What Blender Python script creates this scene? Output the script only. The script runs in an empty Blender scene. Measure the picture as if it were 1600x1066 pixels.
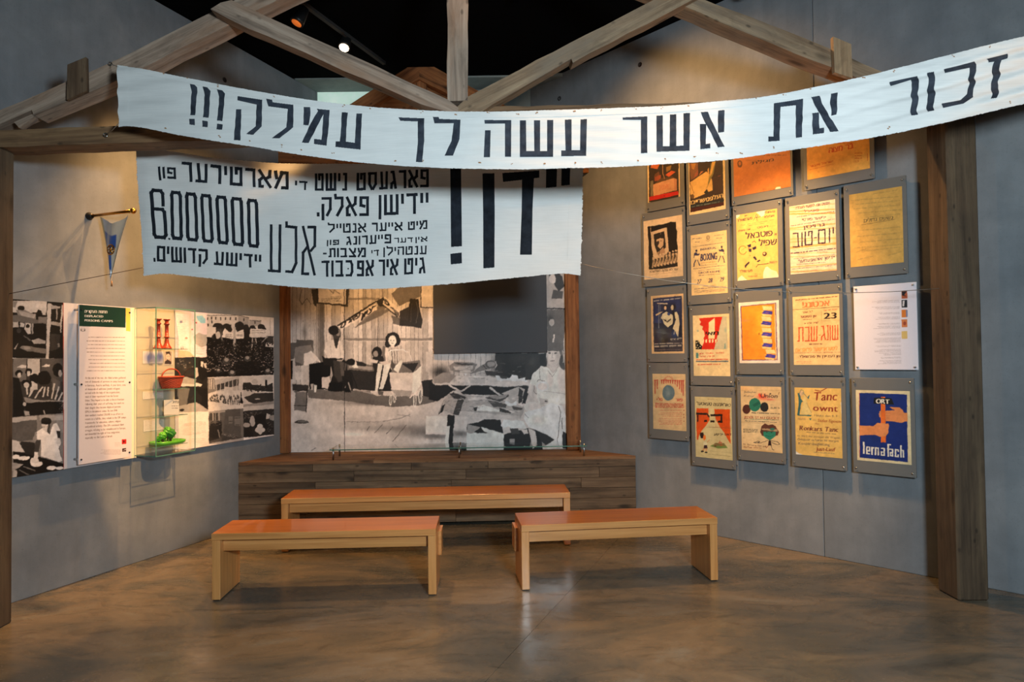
import bpy, math, random
import numpy as np
from mathutils import Vector, Matrix
random.seed(7); rng = np.random.default_rng(7)
sc = bpy.context.scene
COL = sc.collection

# ------------------------------------------------------------------ camera
PITCH = math.atan(25.0/1067.0); ROLL = 0.0117; EYE = Vector((0, 0, 1.61)); FPX = 1067.0
F0 = Vector((0, math.cos(PITCH), math.sin(PITCH))); U0 = Vector((0, -math.sin(PITCH), math.cos(PITCH))); R0 = Vector((1, 0, 0))
CR = R0*math.cos(ROLL) - U0*math.sin(ROLL); CU = U0*math.cos(ROLL) + R0*math.sin(ROLL)
cam_d = bpy.data.cameras.new('camera'); cam_d.sensor_width = 36.0; cam_d.lens = 36.0*FPX/1600.0
cam_d.clip_start = .05; cam_d.clip_end = 60
cam = bpy.data.objects.new('camera', cam_d); COL.objects.link(cam)
cm = Matrix.Identity(4)
for i in range(3):
    cm[i][0] = CR[i]; cm[i][1] = CU[i]; cm[i][2] = -F0[i]; cm[i][3] = EYE[i]
cam.matrix_world = cm
sc.camera = cam

# ------------------------------------------------------------------ world, exposure, big lights
w = bpy.data.worlds.new('world'); sc.world = w; w.use_nodes = True
w.node_tree.nodes['Background'].inputs[0].default_value = (.55, .68, .85, 1)
w.node_tree.nodes['Background'].inputs[1].default_value = 0.0
sc.view_settings.view_transform = 'Standard'; sc.view_settings.look = 'None'
sc.view_settings.gamma = 1; sc.view_settings.use_curve_mapping = False
sc.view_settings.exposure = 0.0
sc.cycles.use_denoising = True
sc.cycles.max_bounces = 10; sc.cycles.diffuse_bounces = 4; sc.cycles.transparent_max_bounces = 48
COOL = (.74, .90, 1.0); WARM = (1.0, .535, .20)
LGAIN = 1.0
def area(name, loc, target, size, size_y, power, color):
    l = bpy.data.lights.new(name, 'AREA'); l.shape = 'RECTANGLE'; l.size = size; l.size_y = size_y
    l.energy = power*LGAIN; l.color = color
    o = bpy.data.objects.new(name, l); COL.objects.link(o); o.location = loc
    o.rotation_euler = (Vector(target)-Vector(loc)).to_track_quat('-Z', 'Y').to_euler()
    return o
area('daylight_opening', (1.25, -.45, 2.27), (-.1, 6.0, 1.9), .55, .45, 235, COOL)
area('cool_fill', (0, -2.5, 3.6), (0, 5, .8), 5.0, 2.2, 2, (.80, .90, 1.0))  # unseen soft fill added behind the camera to lift the shadows

# track spots: (x, y, z, aim x, aim y, aim z, watts, cone deg, blend)
ZC = 4.62
SPOTS = [
 (-1.52, 6.27, 4.52, -2.0, 4.1, 0.0, 230, 76, .9),
 (-1.77, 5.69, 4.47, -3.1, 5.0, 1.4, 70, 60, .9),
 (-2.58, 5.28, 4.57, -3.02, 5.2, 0.6, 420, 46, 1.0),
 (-.55, 4.50, 4.47, -3.0, 5.68, 1.15, 640, 20, .6),
 (1.45, 4.55, 4.47, 2.25, 5.65, 1.75, 440, 40, .8),
 (1.00, 5.10, 4.47, 1.90, 6.05, 1.0, 90, 56, .9),
 (-.70, 5.05, 4.50, -1.28, 7.1, 2.05, 330, 34, 1.0),
 (.90, 3.00, 4.47, .2, 5.0, .2, 90, 52, .9),
 (3.30, 2.60, 4.47, 2.75, 3.7, 2.95, 30, 30, .9),
 (.20, 2.30, 4.47, .05, 4.3, 4.1, 50, 34, .9),
 (.10, 5.30, 4.50, -2.85, 5.7, 2.0, 230, 54, 1.0),
 (1.95, 5.40, 4.57, 2.2, 3.1, 0.0, 170, 56, .6),
 (.50, 5.20, 4.47, 1.7, 6.2, 3.2, 150, 100, .9),
 (-.30, 5.10, 4.50, -.1, 4.9, 0.4, 170, 62, .9),
]

# ------------------------------------------------------------------ projection helpers (pixel of the 1600x1066 frame -> point on a true plane)
def ray(px, py):
    return (F0*FPX + CR*(px-800) + CU*(533-py)).normalized()
def onp(px, py, P, N):
    d = ray(px, py); t = (Vector(P)-EYE).dot(N)/d.dot(N); return EYE+d*t
def onz(px, py, z): return onp(px, py, (0, 0, z), Vector((0, 0, 1)))

# ------------------------------------------------------------------ object helpers
W = {}
def link(name, me, M=None, parent=None, mat=None):
    o = bpy.data.objects.new(name, me); COL.objects.link(o)
    M = M or Matrix.Identity(4)
    if parent is not None:
        o.parent = parent; o.matrix_basis = W[parent.name].inverted() @ M
    else: o.matrix_basis = M
    W[o.name] = M.copy()
    if me is not None and mat is not None and not me.materials: me.materials.append(mat)
    return o
def tag(o, label=None, cat=None, group=None, kind=None):
    if label: o['label'] = label
    if cat: o['category'] = cat
    if group: o['group'] = group
    if kind: o['kind'] = kind
    return o
def thing(name, loc, label, cat, group=None):
    return tag(link(name, None, Matrix.Translation(Vector(loc))), label, cat, group)
def frame(origin, X, Z):
    X = Vector(X).normalized(); Z = Vector(Z).normalized(); Y = Z.cross(X).normalized(); Z = X.cross(Y)
    M = Matrix.Identity(4)
    for i in range(3): M[i][0] = X[i]; M[i][1] = Y[i]; M[i][2] = Z[i]; M[i][3] = origin[i]
    return M
def mesh(name, vs, fs, smooth=False):
    me = bpy.data.meshes.new(name); me.from_pydata([tuple(v) for v in vs], [], fs); me.update()
    if smooth: me.polygons.foreach_set('use_smooth', [True]*len(me.polygons))
    return me
def boxv(x0, x1, y0, y1, z0, z1, b=0.0):
    """bevelled box: 24 verts if b>0"""
    if b <= 0:
        vs = [(x, y, z) for z in (z0, z1) for y in (y0, y1) for x in (x0, x1)]
        return vs, [(0,2,3,1),(4,5,7,6),(0,1,5,4),(2,6,7,3),(0,4,6,2),(1,3,7,5)]
    import itertools
    vs = []; idx = {}
    X = (x0, x1); Y = (y0, y1); Z = (z0, z1)
    for i, j, k in itertools.product((0,1), repeat=3):
        for a in range(3):
            p = [X[i]+(b if i == 0 else -b), Y[j]+(b if j == 0 else -b), Z[k]+(b if k == 0 else -b)]
            p[a] = (X[i], Y[j], Z[k])[a]
            idx[(i,j,k,a)] = len(vs); vs.append(tuple(p))
    f = []
    for a in range(3):
        o1, o2 = [q for q in range(3) if q != a]
        for s in (0,1):
            q = []
            for (u, v) in ((0,0),(1,0),(1,1),(0,1)):
                c = [0,0,0]; c[a] = s; c[o1] = u; c[o2] = v; q.append(idx[(c[0],c[1],c[2],a)])
            flip = (s == 1) == (a == 1)
            f.append(tuple(q[::-1]) if flip else tuple(q))
    for a in range(3):   # edges along axis a
        o1, o2 = [q for q in range(3) if q != a]
        for u in (0,1):
            for v in (0,1):
                c0 = [0,0,0]; c1 = [0,0,0]; c0[a] = 0; c1[a] = 1
                for c in (c0, c1): c[o1] = u; c[o2] = v
                f.append((idx[(*c0,o1)], idx[(*c1,o1)], idx[(*c1,o2)], idx[(*c0,o2)]))
    for i, j, k in itertools.product((0,1), repeat=3):
        f.append((idx[(i,j,k,0)], idx[(i,j,k,1)], idx[(i,j,k,2)]))
    return vs, f
def fixn(me):
    import bmesh
    bm = bmesh.new(); bm.from_mesh(me); bmesh.ops.recalc_face_normals(bm, faces=bm.faces); bm.to_mesh(me); bm.free(); return me
def box(name, M, dims, mat, parent=None, b=0.0):
    """dims = (x0,x1,y0,y1,z0,z1) in frame M"""
    vs, fs = boxv(*dims, b); me = fixn(mesh(name, vs, fs))
    return link(name, me, M, parent, mat)
def extr(name, P, nrm, t, axis, mat, parent=None, rough=0.0, step=.12):
    """polygon P (world points on a plane) pushed by t along -nrm; local X runs along axis (the grain)"""
    c = sum((Vector(p) for p in P), Vector())/len(P)
    M = frame(c, axis, nrm); Mi = M.inverted(); L = [Mi @ Vector(p) for p in P]
    Q = []
    for i, a in enumerate(L):
        bb = L[(i+1) % len(L)]; n = max(1, int((bb-a).length/step)); 
        for k in range(n):
            q = a.lerp(bb, k/n)
            j = rough*(0.35 if k == 0 else 1)
            Q.append(Vector((q.x+random.uniform(-j, j)*.3, q.y+random.uniform(-j, j), 0)))
    n = len(Q)
    ch = min(.004, abs(t)*.1)
    vs = []
    cc = Vector((0,0,0))
    for q in Q: vs.append((q.x, q.y, 0))
    for q in Q: vs.append((q.x, q.y, -t))
    fs = [tuple(range(n)), tuple(range(2*n-1, n-1, -1))] + [(i, i+n, (i+1) % n+n, (i+1) % n) for i in range(n)]
    me = fixn(mesh(name, vs, fs)); return link(name, me, M, parent, mat)
def tube(name, pts, r, mat, parent=None, seg=8, closed=False, M=None):
    vs = []; fs = []; n = len(pts); pts = [Vector(p) for p in pts]
    rr = r if isinstance(r, (list, tuple)) else [r]*n
    for i, p in enumerate(pts):
        if closed: d = (pts[(i+1) % n]-pts[i-1]).normalized()
        else: d = (pts[min(i+1, n-1)]-pts[max(i-1, 0)]).normalized()
        a = d.orthogonal().normalized() if abs(d.z) > .99 else d.cross(Vector((0,0,1))).normalized()
        b2 = d.cross(a)
        for k in range(seg):
            t = 2*math.pi*k/seg; vs.append(p + a*math.cos(t)*rr[i] + b2*math.sin(t)*rr[i])
    m = n if closed else n-1
    for i in range(m):
        for k in range(seg):
            j = (i+1) % n
            fs.append((i*seg+k, i*seg+(k+1) % seg, j*seg+(k+1) % seg, j*seg+k))
    if not closed: fs += [tuple(range(seg))[::-1], tuple(range((n-1)*seg, n*seg))]
    if M is not None: 
        Mi = M.inverted(); vs = [Mi @ v for v in vs]
    me = fixn(mesh(name, vs, fs, True)); return link(name, me, M, parent, mat)
def lathe(name, prof, loc, axis, mat, parent=None, seg=16):
    M = frame(loc, Vector(axis).orthogonal(), axis); vs = []; fs = []
    for (r, z) in prof:
        for k in range(seg):
            t = 2*math.pi*k/seg; vs.append((r*math.cos(t), r*math.sin(t), z))
    for i in range(len(prof)-1):
        for k in range(seg):
            fs.append((i*seg+k, i*seg+(k+1) % seg, (i+1)*seg+(k+1) % seg, (i+1)*seg+k))
    fs += [tuple(range(seg))[::-1], tuple(range((len(prof)-1)*seg, len(prof)*seg))]
    me = fixn(mesh(name, vs, fs, True)); return link(name, me, M, parent, mat)

# ------------------------------------------------------------------ materials
def s2l(c):
    return tuple((x/12.92 if x <= .04045 else ((x+.055)/1.055)**2.4) for x in c)
def rgb(r, g, b): return s2l((r/255, g/255, b/255)) + (1,)
class NT:
    def __init__(s, name):
        s.m = bpy.data.materials.new(name); s.m.use_nodes = True; s.t = s.m.node_tree; s.b = s.t.nodes['Principled BSDF']
        s.n = s.t.nodes; s.l = s.t.links
    def N(s, ty, **k):
        n = s.n.new(ty)
        for a, v in k.items():
            if a.startswith('_'): setattr(n, a[1:], v)
            else:
                n.inputs[a.replace('__', ' ')].default_value = v
        return n
    def coords(s, scale=(1,1,1), obj=True, loc=(0,0,0)):
        tc = s.n.new('ShaderNodeTexCoord'); mp = s.n.new('ShaderNodeMapping')
        mp.inputs['Scale'].default_value = scale; mp.inputs['Location'].default_value = loc
        if obj:
            oi = s.n.new('ShaderNodeObjectInfo'); ad = s.n.new('ShaderNodeVectorMath'); ad.operation = 'ADD'
            mu = s.n.new('ShaderNodeMath'); mu.operation = 'MULTIPLY'; mu.inputs[1].default_value = 37.0
            s.l.new(oi.outputs['Random'], mu.inputs[0]); s.l.new(tc.outputs['Object'], ad.inputs[0]); s.l.new(mu.outputs[0], ad.inputs[1])
            s.l.new(ad.outputs[0], mp.inputs['Vector'])
        else: s.l.new(tc.outputs['Object'], mp.inputs['Vector'])
        return mp.outputs[0]
    def noise(s, vec, scale, detail=6, rough=.6, dist=0.0):
        n = s.N('ShaderNodeTexNoise', Scale=scale, Detail=detail, Roughness=rough, Distortion=dist); s.l.new(vec, n.inputs['Vector']); return n.outputs['Fac']
    def ramp(s, fac, stops):
        r = s.n.new('ShaderNodeValToRGB'); e = r.color_ramp.elements
        while len(e) < len(stops): e.new(.5)
        for q, (p, c) in zip(e, stops): q.position = p; q.color = c
        s.l.new(fac, r.inputs[0]); return r.outputs[0]
    def mix(s, fac, a, b, mode='MIX'):
        m = s.n.new('ShaderNodeMix'); m.data_type = 'RGBA'; m.blend_type = mode
        for k, v in ((0, fac), (6, a), (7, b)):
            if isinstance(v, (int, float)): m.inputs[k].default_value = v
            elif isinstance(v, tuple): m.inputs[k].default_value = v
            else: s.l.new(v, m.inputs[k])
        return m.outputs[2]
    def bump(s, h, strength, dist=.01):
        b = s.N('ShaderNodeBump', Strength=strength, Distance=dist); s.l.new(h, b.inputs['Height']); s.l.new(b.outputs[0], s.b.inputs['Normal'])
    def set(s, color=None, rough=None, metal=None, spec=None, **k):
        for key, v in (('Base Color', color), ('Roughness', rough), ('Metallic', metal), ('Specular IOR Level', spec)):
            if v is None: continue
            if isinstance(v, (int, float, tuple)): s.b.inputs[key].default_value = v
            else: s.l.new(v, s.b.inputs[key])
        for key, v in k.items(): s.b.inputs[key.replace('__', ' ')].default_value = v
        return s.m
G4 = lambda v: (v, v, v, 1)
def wood(name, dark, mid, light, grain=1.0, rough=.75, knots=True, bump=.35, stain=None):
    t = NT(name); v = t.coords((1.2*grain, 26*grain, 26*grain)); n1 = t.noise(v, 1.0, 8, .65, .6)
    col = t.ramp(n1, [(.28, dark), (.48, mid), (.72, light)])
    v2 = t.coords((1.1, 3.2, 3.2)); n2 = t.noise(v2, 1.3, 4, .6)
    if stain is not None: col = t.mix(t.ramp(n2, [(.46, G4(0)), (.62, G4(1))]), col, t.mix(n1, stain, mid))
    big = t.ramp(n2, [(.3, G4(.62)), (.65, G4(1.0))]); col = t.mix(.75, col, big, 'MULTIPLY')
    if knots:
        vo = t.N('ShaderNodeTexVoronoi', Scale=1.0, Randomness=1.0); t.l.new(t.coords((2.2, 6.5, 6.5)), vo.inputs['Vector'])
        kn = t.ramp(vo.outputs['Distance'], [(.07, G4(.15)), (.2, G4(1))]); col = t.mix(.8, col, kn, 'MULTIPLY')
    v3 = t.coords((3, 110, 110)); n3 = t.noise(v3, 1.0, 3, .5)
    v4 = t.coords((2.0, 55, 55)); n4 = t.noise(v4, 1.0, 7, .7, .4)
    col = t.mix(.55, col, t.ramp(n4, [(.33, G4(.5)), (.44, G4(.9)), (.62, G4(1.0))]), 'MULTIPLY')
    n5 = t.noise(t.coords((4.5, 13, 13)), 1.0, 6, .65, .8); col = t.mix(.6, col, t.ramp(n5, [(.36, G4(.62)), (.5, G4(.95)), (.7, G4(1.0))]), 'MULTIPLY')
    vn = t.N('ShaderNodeTexVoronoi', Scale=1.0, Randomness=1.0); t.l.new(t.coords((6.5, 13, 13)), vn.inputs['Vector'])
    col = t.mix(.75, col, t.ramp(vn.outputs['Distance'], [(.07, G4(.3)), (.15, G4(1))]), 'MULTIPLY')
    t.bump(t.mix(.5, n1, n3), bump, .006)
    return t.set(col, rough, spec=.3)
M = {}
M['truss'] = wood('weathered_truss_timber', rgb(112,96,84), rgb(168,144,124), rgb(206,182,160), .9, stain=rgb(146,106,76))
M['truss2'] = wood('brown_roof_timber', rgb(104,82,62), rgb(152,124,96), rgb(184,158,126), .9, stain=rgb(112,104,92))
M['tie'] = wood('brown_tie_beam_timber', rgb(88,64,44), rgb(134,102,72), rgb(158,126,90), .8)
M['block'] = wood('raw_pine_block', rgb(120,92,68), rgb(170,138,104), rgb(194,162,124), .9)
M['post'] = wood('dark_sawn_post', rgb(60,46,34), rgb(92,74,56), rgb(116,96,72), .5, bump=.5)
M['postb'] = wood('orange_brown_post', rgb(84,48,24), rgb(146,92,52), rgb(176,118,70), .8)
M['plank'] = wood('old_platform_plank', rgb(60,46,34), rgb(112,90,68), rgb(146,120,92), .5, bump=.5)
M['planktop'] = wood('platform_top_plank', rgb(92,62,40), rgb(150,108,72), rgb(178,136,96), .7)
def beech():
    t = NT('lacquered_beech'); n = t.noise(t.coords((1.5, 40, 40)), 1.0, 6, .6, .3)
    c = t.ramp(n, [(.3, rgb(184,122,66)), (.55, rgb(208,146,84)), (.75, rgb(218,158,96))])
    return t.set(c, .32, spec=.5, Coat__Weight=.35, Coat__Roughness=.12)
def beecht():  # beech again, with the warm wall reflection painted into the seat colour
    t = NT('beech_with_warm_reflection'); n = t.noise(t.coords((1.5, 40, 40)), 1.0, 6, .6, .3)
    c = t.ramp(n, [(.3, rgb(150,84,18)), (.55, rgb(178,104,24)), (.75, rgb(190,116,32))])
    return t.set(c, .3, spec=.4, Coat__Weight=.35, Coat__Roughness=.06)
M['beech'] = beech(); M['beecht'] = beecht()
def concrete(name, base, floor=False):
    t = NT(name); v = t.coords((1,1,1), obj=False)
    a = t.noise(v, .9, 5, .62, .5); b = t.noise(v, 5.5, 6, .6, .3); c = t.noise(t.coords((9, 9, 1.2), obj=False), 1.0, 4, .6)
    r, g, bl = base
    k = .11 if not floor else .17
    def sh(m, wm=0): return s2l((min(1, (r/255)*(m+wm)), (g/255)*m, (bl/255)*(m-wm))) + (1,)
    col = t.ramp(a, [(.3, sh(1-k, -.01)), (.5, sh(1.0)), (.7, sh(1+k, .02))])
    col = t.mix(.55, col, t.ramp(b, [(.3, G4(.72)), (.7, G4(1.0))]), 'MULTIPLY')
    if not floor: col = t.mix(.35, col, t.ramp(c, [(.35, G4(.75)), (.6, G4(1.0))]), 'MULTIPLY')
    sp = t.noise(v, 70, 3, .6); col = t.mix(.5, col, t.ramp(sp, [(.28, G4(.7)), (.42, G4(1))]), 'MULTIPLY')
    t.bump(t.mix(.3, b, sp), .12, .01)
    return t.set(col, .82, spec=.25)
M['wall'] = concrete('cast_concrete', (126, 130, 133))
M['wallfar'] = concrete('far_concrete', (136, 144, 141))
def floorm():
    t = NT('polished_concrete_floor')
    v = t.coords((1,1.9,1), obj=False); a = t.noise(v, .8, 7, .68, 1.6); v2 = t.coords((2.2,5,1), obj=False, loc=(3,1,0)); b = t.noise(v2, 1.1, 8, .7, 2.2)
    c0 = t.ramp(a, [(.30, rgb(76,78,74)), (.45, rgb(102,96,84)), (.56, rgb(124,110,90)), (.72, rgb(134,130,118))])
    c1 = t.ramp(b, [(.32, G4(.55)), (.47, G4(.86)), (.66, G4(1.0))])
    col = t.mix(.85, c0, c1, 'MULTIPLY')
    sp = t.noise(v, 60, 3, .5); col = t.mix(.4, col, t.ramp(sp, [(.28, G4(.6)), (.4, G4(1))]), 'MULTIPLY')
    # one saw-cut joint line
    A = onz(951, 858, 0); B = onz(808, 1012, 0)
    rr = t.ramp(b, [(.3, G4(.34)), (.7, G4(.16))])
    t.bump(a, .05, .01)
    return t.set(col, rr, spec=.5)
M['floor'] = floorm()
def plain(name, c, rough=.6, metal=0.0, spec=.4, nz=0.0, sc_=8):
    t = NT(name)
    if nz:
        n = t.noise(t.coords((1,1,1)), sc_, 4, .6); col = t.mix(nz, c, t.ramp(n, [(.3, tuple(x*.55 for x in c[:3])+(1,)), (.7, c)]))
        t.bump(n, .05, .004)
        return t.set(col, rough, metal, spec)
    n = t.noise(t.coords((1,1,1)), 30, 2, .5)
    return t.set(t.mix(.12, c, t.ramp(n, [(.3, tuple(x*.7 for x in c[:3])+(1,)), (.7, c)])), rough, metal, spec)
M['black'] = plain('black_ceiling', rgb(7,7,8), .95, spec=.03)
M['blackmetal'] = plain('black_metal', rgb(26,26,27), .45, .2)
M['rail'] = plain('dark_grey_rail', rgb(58,58,58), .5, .3)
M['steel'] = plain('brushed_steel', rgb(170,170,168), .28, 1.0)
M['brass'] = plain('brass', rgb(196,140,60), .25, 1.0)
M['mount'] = plain('grey_mount_board', rgb(112,110,108), .55, spec=.35)
M['white'] = plain('white_board', rgb(214,212,214), .5)
M['cream'] = plain('cream_paper_and_warm_lit_board', rgb(182,172,150), .55)  # cream of paper; on the showcase board it paints warm light over white
M['screen'] = plain('matt_grey_screen', rgb(62,64,68), .6)
M['blockd'] = wood('dark_old_block', rgb(60,44,32), rgb(104,80,60), rgb(136,112,86), .9)
M['edge'] = plain('dark_panel_edge', rgb(34,24,22), .6)
M['red'] = plain('dark_red_ceramic', rgb(150,50,24), .3, spec=.5, nz=.5)
M['basket'] = plain('red_brown_wicker', rgb(164,58,28), .6, nz=.6, sc_=60)
M['green'] = plain('glazed_green', rgb(96,176,52), .3, nz=.5, sc_=30)
M['greend'] = plain('leaf_green', rgb(52,128,34), .6, nz=.6, sc_=40)
M['wire'] = plain('thin_steel_wire', rgb(150,144,134), .4, .6)
M['string'] = plain('string', rgb(150,110,70), .8)
M['cord'] = plain('dark_cord', rgb(60,40,30), .8)
def glassm(name, tint=(.985, .995, .99, 1), edge=None):
    t = NT(name)
    if edge is not None: return t.set(edge, .15, spec=.6, Transmission__Weight=.5)
    g = t.n.new('ShaderNodeBsdfGlossy'); g.inputs['Roughness'].default_value = .03
    tr = t.n.new('ShaderNodeBsdfTransparent'); tr.inputs[0].default_value = tint
    mx = t.n.new('ShaderNodeMixShader'); fr = t.N('ShaderNodeFresnel', IOR=1.45)
    ge = t.n.new('ShaderNodeNewGeometry'); mm = t.N('ShaderNodeMath', _operation='MULTIPLY'); ii = t.N('ShaderNodeMath', _operation='SUBTRACT'); ii.inputs[0].default_value = 1.0; t.l.new(ge.outputs['Backfacing'], ii.inputs[1]); t.l.new(ii.outputs[0], mm.inputs[1]); t.l.new(fr.outputs[0], mm.inputs[0]); t.l.new(mm.outputs[0], mx.inputs[0]); t.l.new(tr.outputs[0], mx.inputs[1]); t.l.new(g.outputs[0], mx.inputs[2])
    t.l.new(mx.outputs[0], t.n['Material Output'].inputs[0]); return t.m
M['glass'] = glassm('clear_glass'); M['glassedge'] = glassm('green_glass_edge', edge=rgb(104,160,140))
def clothm():
    t = NT('white_cotton_cloth'); v = t.coords((1,1,1), obj=False)
    a = t.noise(v, 2.0, 5, .6); wv = t.noise(t.coords((6, 6, 160), obj=False), 1.0, 2, .5); wh = t.noise(t.coords((160,160,8), obj=False), 1.0, 2, .5)
    col = t.ramp(a, [(.3, rgb(216,216,212)), (.7, rgb(228,228,224))]); col = t.mix(.4, col, t.ramp(wv, [(.35, G4(.86)), (.6, G4(1))]), 'MULTIPLY')
    t.bump(t.mix(.5, wv, wh), .25, .003)
    return t.set(col, .9, spec=.1)
M['cloth'] = clothm()
M['paint'] = (lambda t: t.set(t.ramp(t.noise(t.coords((1,1,1), obj=False), 14, 5, .65), [(.3, rgb(36,40,48)), (.7, rgb(66,72,82))]), .85, spec=.15))(NT('faded_black_paint'))
M['paint2'] = (lambda t: t.set(t.ramp(t.noise(t.coords((1,1,1), obj=False), 14, 5, .65), [(.3, rgb(22,26,32)), (.7, rgb(40,46,54))]), .85, spec=.15))(NT('black_paint'))
M['stain'] = plain('rust_stain', rgb(160,120,84), .9)
def printm():
    t = NT('printed_paper'); a = t.n.new('ShaderNodeVertexColor'); a.layer_name = 'ink'
    n = t.noise(t.coords((1,1,1)), 40, 2, .5)
    return t.set(t.mix(.05, a.outputs[0], n, 'MULTIPLY'), .5, spec=.3)
M['print'] = printm()
def emit(name, c, s):
    t = NT(name); return t.set(c, .5, Emission__Color=c, Emission__Strength=s)
M['bulb'] = emit('lit_lamp_lens', rgb(255,226,190), 14.0)
M['bulbsoft'] = emit('lamp_lens', rgb(255,214,170), .8)
M['bulbdim'] = emit('dim_lamp_glow', rgb(220,110,40), .6)
def daym():
    t = NT('daylight_window'); n = t.noise(t.coords((1,1,1), obj=False), 3, 4, .6)
    c = t.ramp(n, [(.35, rgb(168,196,184)), (.65, rgb(196,216,204))]); t.l.new(c, t.b.inputs['Emission Color'])
    return t.set(c, .3, Emission__Strength=.72)
M['day'] = daym()

# ------------------------------------------------------------------ the room
WL0 = Vector((-3.37, 4.62, 0)); WLD = Vector((.39, 1.0, 0)).normalized(); WLN = Vector((WLD.y, -WLD.x, 0))   # left wall: base point, run, inward normal
WRD = Vector((1, -1, 0)).normalized(); WRN = Vector((-1, -1, 0)).normalized(); WR0 = Vector((1.0, 6.9, 0))      # right wall
ZL = 4.64; ZR = 4.86; YB = 7.66
def wallL(px, py, off=0.0): return onp(px, py, WL0+WLN*off, WLN)
def wallR(px, py, off=0.0): return onp(px, py, WR0+WRN*off, WRN)
def slab(name, a, b, z0, z1, n, t, mat, parent=None, kind='structure'):
    """vertical slab whose visible face runs a->b, body behind it (along -n)"""
    a = Vector(a); b = Vector(b); L = (b-a).length; d = (b-a).normalized()
    Mx = frame((a.x, a.y, 0), d, (0,0,1))
    s = 1 if (Vector((0,0,1)).cross(d)).dot(Vector(n)) < 0 else -1
    dims = (0, L, 0, t, z0, z1) if s > 0 else (0, L, -t, 0, z0, z1)
    o = box(name, Mx, dims, mat, parent, .004)
    if parent is None and kind: o['kind'] = kind
    return o
fl = link('floor', None, Matrix.Identity(4)); fl['kind'] = 'structure'
JA = onz(951, 858, 0); JB = onz(808, 1012, 0); jd = (JA-JB).normalized(); jn = Vector((-jd.y, jd.x, 0))
J0 = JB+jd*((-5.0-JB.y)/jd.y); J1 = JB+jd*((9.0-JB.y)/jd.y)
for sd in (1, -1):   # two pours of the floor either side of the one saw-cut joint
    a_, b_ = J0+jn*.0012*sd, J1+jn*.0012*sd; xo = -6.5 if sd > 0 else 6.5
    P = [(a_.x, a_.y), (b_.x, b_.y), (xo, 9.0), (xo, -5.0)]
    me = fixn(mesh('floor_slab', [(x, y, 0) for x, y in P]+[(x, y, -.2) for x, y in P], [(0,1,2,3),(7,6,5,4),(0,4,5,1),(1,5,6,2),(2,6,7,3),(3,7,4,0)]))
    link('floor_slab', me, None, fl, M['floor'])
pL = lambda y: Vector((WL0.x+.39*(y-WL0.y), y, 0))
pR = lambda y: Vector((7.9-y, y, 0))
slab('wall_left', pL(-.6), pL(7.9), 0, ZL, WLN, .25, M['wall'])
wr = link('wall_right', None, Matrix.Translation(Vector((2.5,5.4,0)))); wr['kind'] = 'structure'
seams = [7.9, wallR(1288, 860).y, 2.6, 0.5]
for a, b in zip(seams[:-1], seams[1:]):
    A = pR(a-.0012); B = pR(b+.0012)
    slab('concrete_panel', A, B, 0, ZR, WRN, .25, M['wall'], wr)
bk = link('wall_back', None, Matrix.Translation(Vector((-.9, YB, 0)))); bk['kind'] = 'structure'
# window wall at the far end: solid left below, window strip high up, solid right
xw0 = pL(YB).x+.0; xw1 = -.55
box('concrete_panel', Matrix.Identity(4), (-3.2, xw0+.01, YB, YB+.2, 0, 4.9), M['wallfar'], bk)
box('concrete_panel', Matrix.Identity(4), (xw1, 1.2, YB, YB+.2, 0, 5.1), M['wallfar'], bk)
box('concrete_panel', Matrix.Identity(4), (xw0+.01, xw1, YB, YB+.2, 0, 3.6), M['wallfar'], bk)
box('concrete_lintel', Matrix.Identity(4), (pL(7.32).x, 1.2, 7.32, YB+.2, ZL, ZL+.5), M['wallfar'], bk)
win = box('window_1', Matrix.Identity(4), (xw0+.01, xw1, YB+.02, YB+.04, 3.6, ZL), M['day']); win['kind'] = 'structure'
ce = link('ceiling', None, Matrix.Identity(4)); ce['kind'] = 'structure'
vs = [(-6.5,-5,ZL),(0,-5,ZL+.1),(6.5,-5,ZR+.1),(6.5,7.32,ZR+.1),(.2,7.32,ZL+.02),(-6.5,7.32,ZL)]
me = mesh('ceiling_slab', [(x,y,z) for x,y,z in vs]+[(x,y,5.4) for x,y,z in vs], [(0,1,4,5),(1,2,3,4),(6,11,10,7),(7,10,9,8),(0,6,7,1),(1,7,8,2),(2,8,9,3),(3,9,10,4),(4,10,11,5),(5,11,6,0)])
link('ceiling_slab', fixn(me), None, ce, M['black'])
slab('wall_side', (-6.4,-5,0), (-6.4,2.5,0), 0, 5.2, (1,0,0), .1, M['wall'])
slab('wall_front', (-6.5,-5,0), (6.5,-5,0), 0, 5.2, (0,1,0), .1, M['wall'])
slab('wall_side', (6.4,-5,0), (6.4,2.5,0), 0, 5.2, (-1,0,0), .1, M['wall'])
# tie-rod holes in the cast walls
def tiehole(p, n):
    o = lathe('tie_hole', [(.024,0),(.024,.003),(.017,.003),(.016,-.012),(.001,-.012)], p, n, M['edge']); return o
for px, py, f, n in ((351,125,wallL,WLN),(874,154,wallR,WRN),(1000,101,wallR,WRN)):
    o = tiehole(f(px,py), n); o['kind'] = 'structure'; o.name = 'trim_1'

# back partition behind the mural (house-shaped gable)
YM = 7.2; NB = Vector((0,-1,0))
def mur(px, py, y=YM): return onp(px, py, (0,y,0), NB)
g = [mur(420, 800, 7.22), mur(420, 232, 7.22), mur(655, 104, 7.22), mur(905, 232, 7.22), mur(912, 800, 7.22)]
for q in (0, 4): g[q].z = 0
pb = extr('wall_partition', g, NB, .10, (1,0,0), M['postb']); pb['kind'] = 'structure'
pw = box('partition_panel', Matrix.Identity(4), (mur(424,600,7.2).x, mur(905,600,7.2).x, 7.19, 7.215, .3, 3.7), M['wall'], pb)

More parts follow.
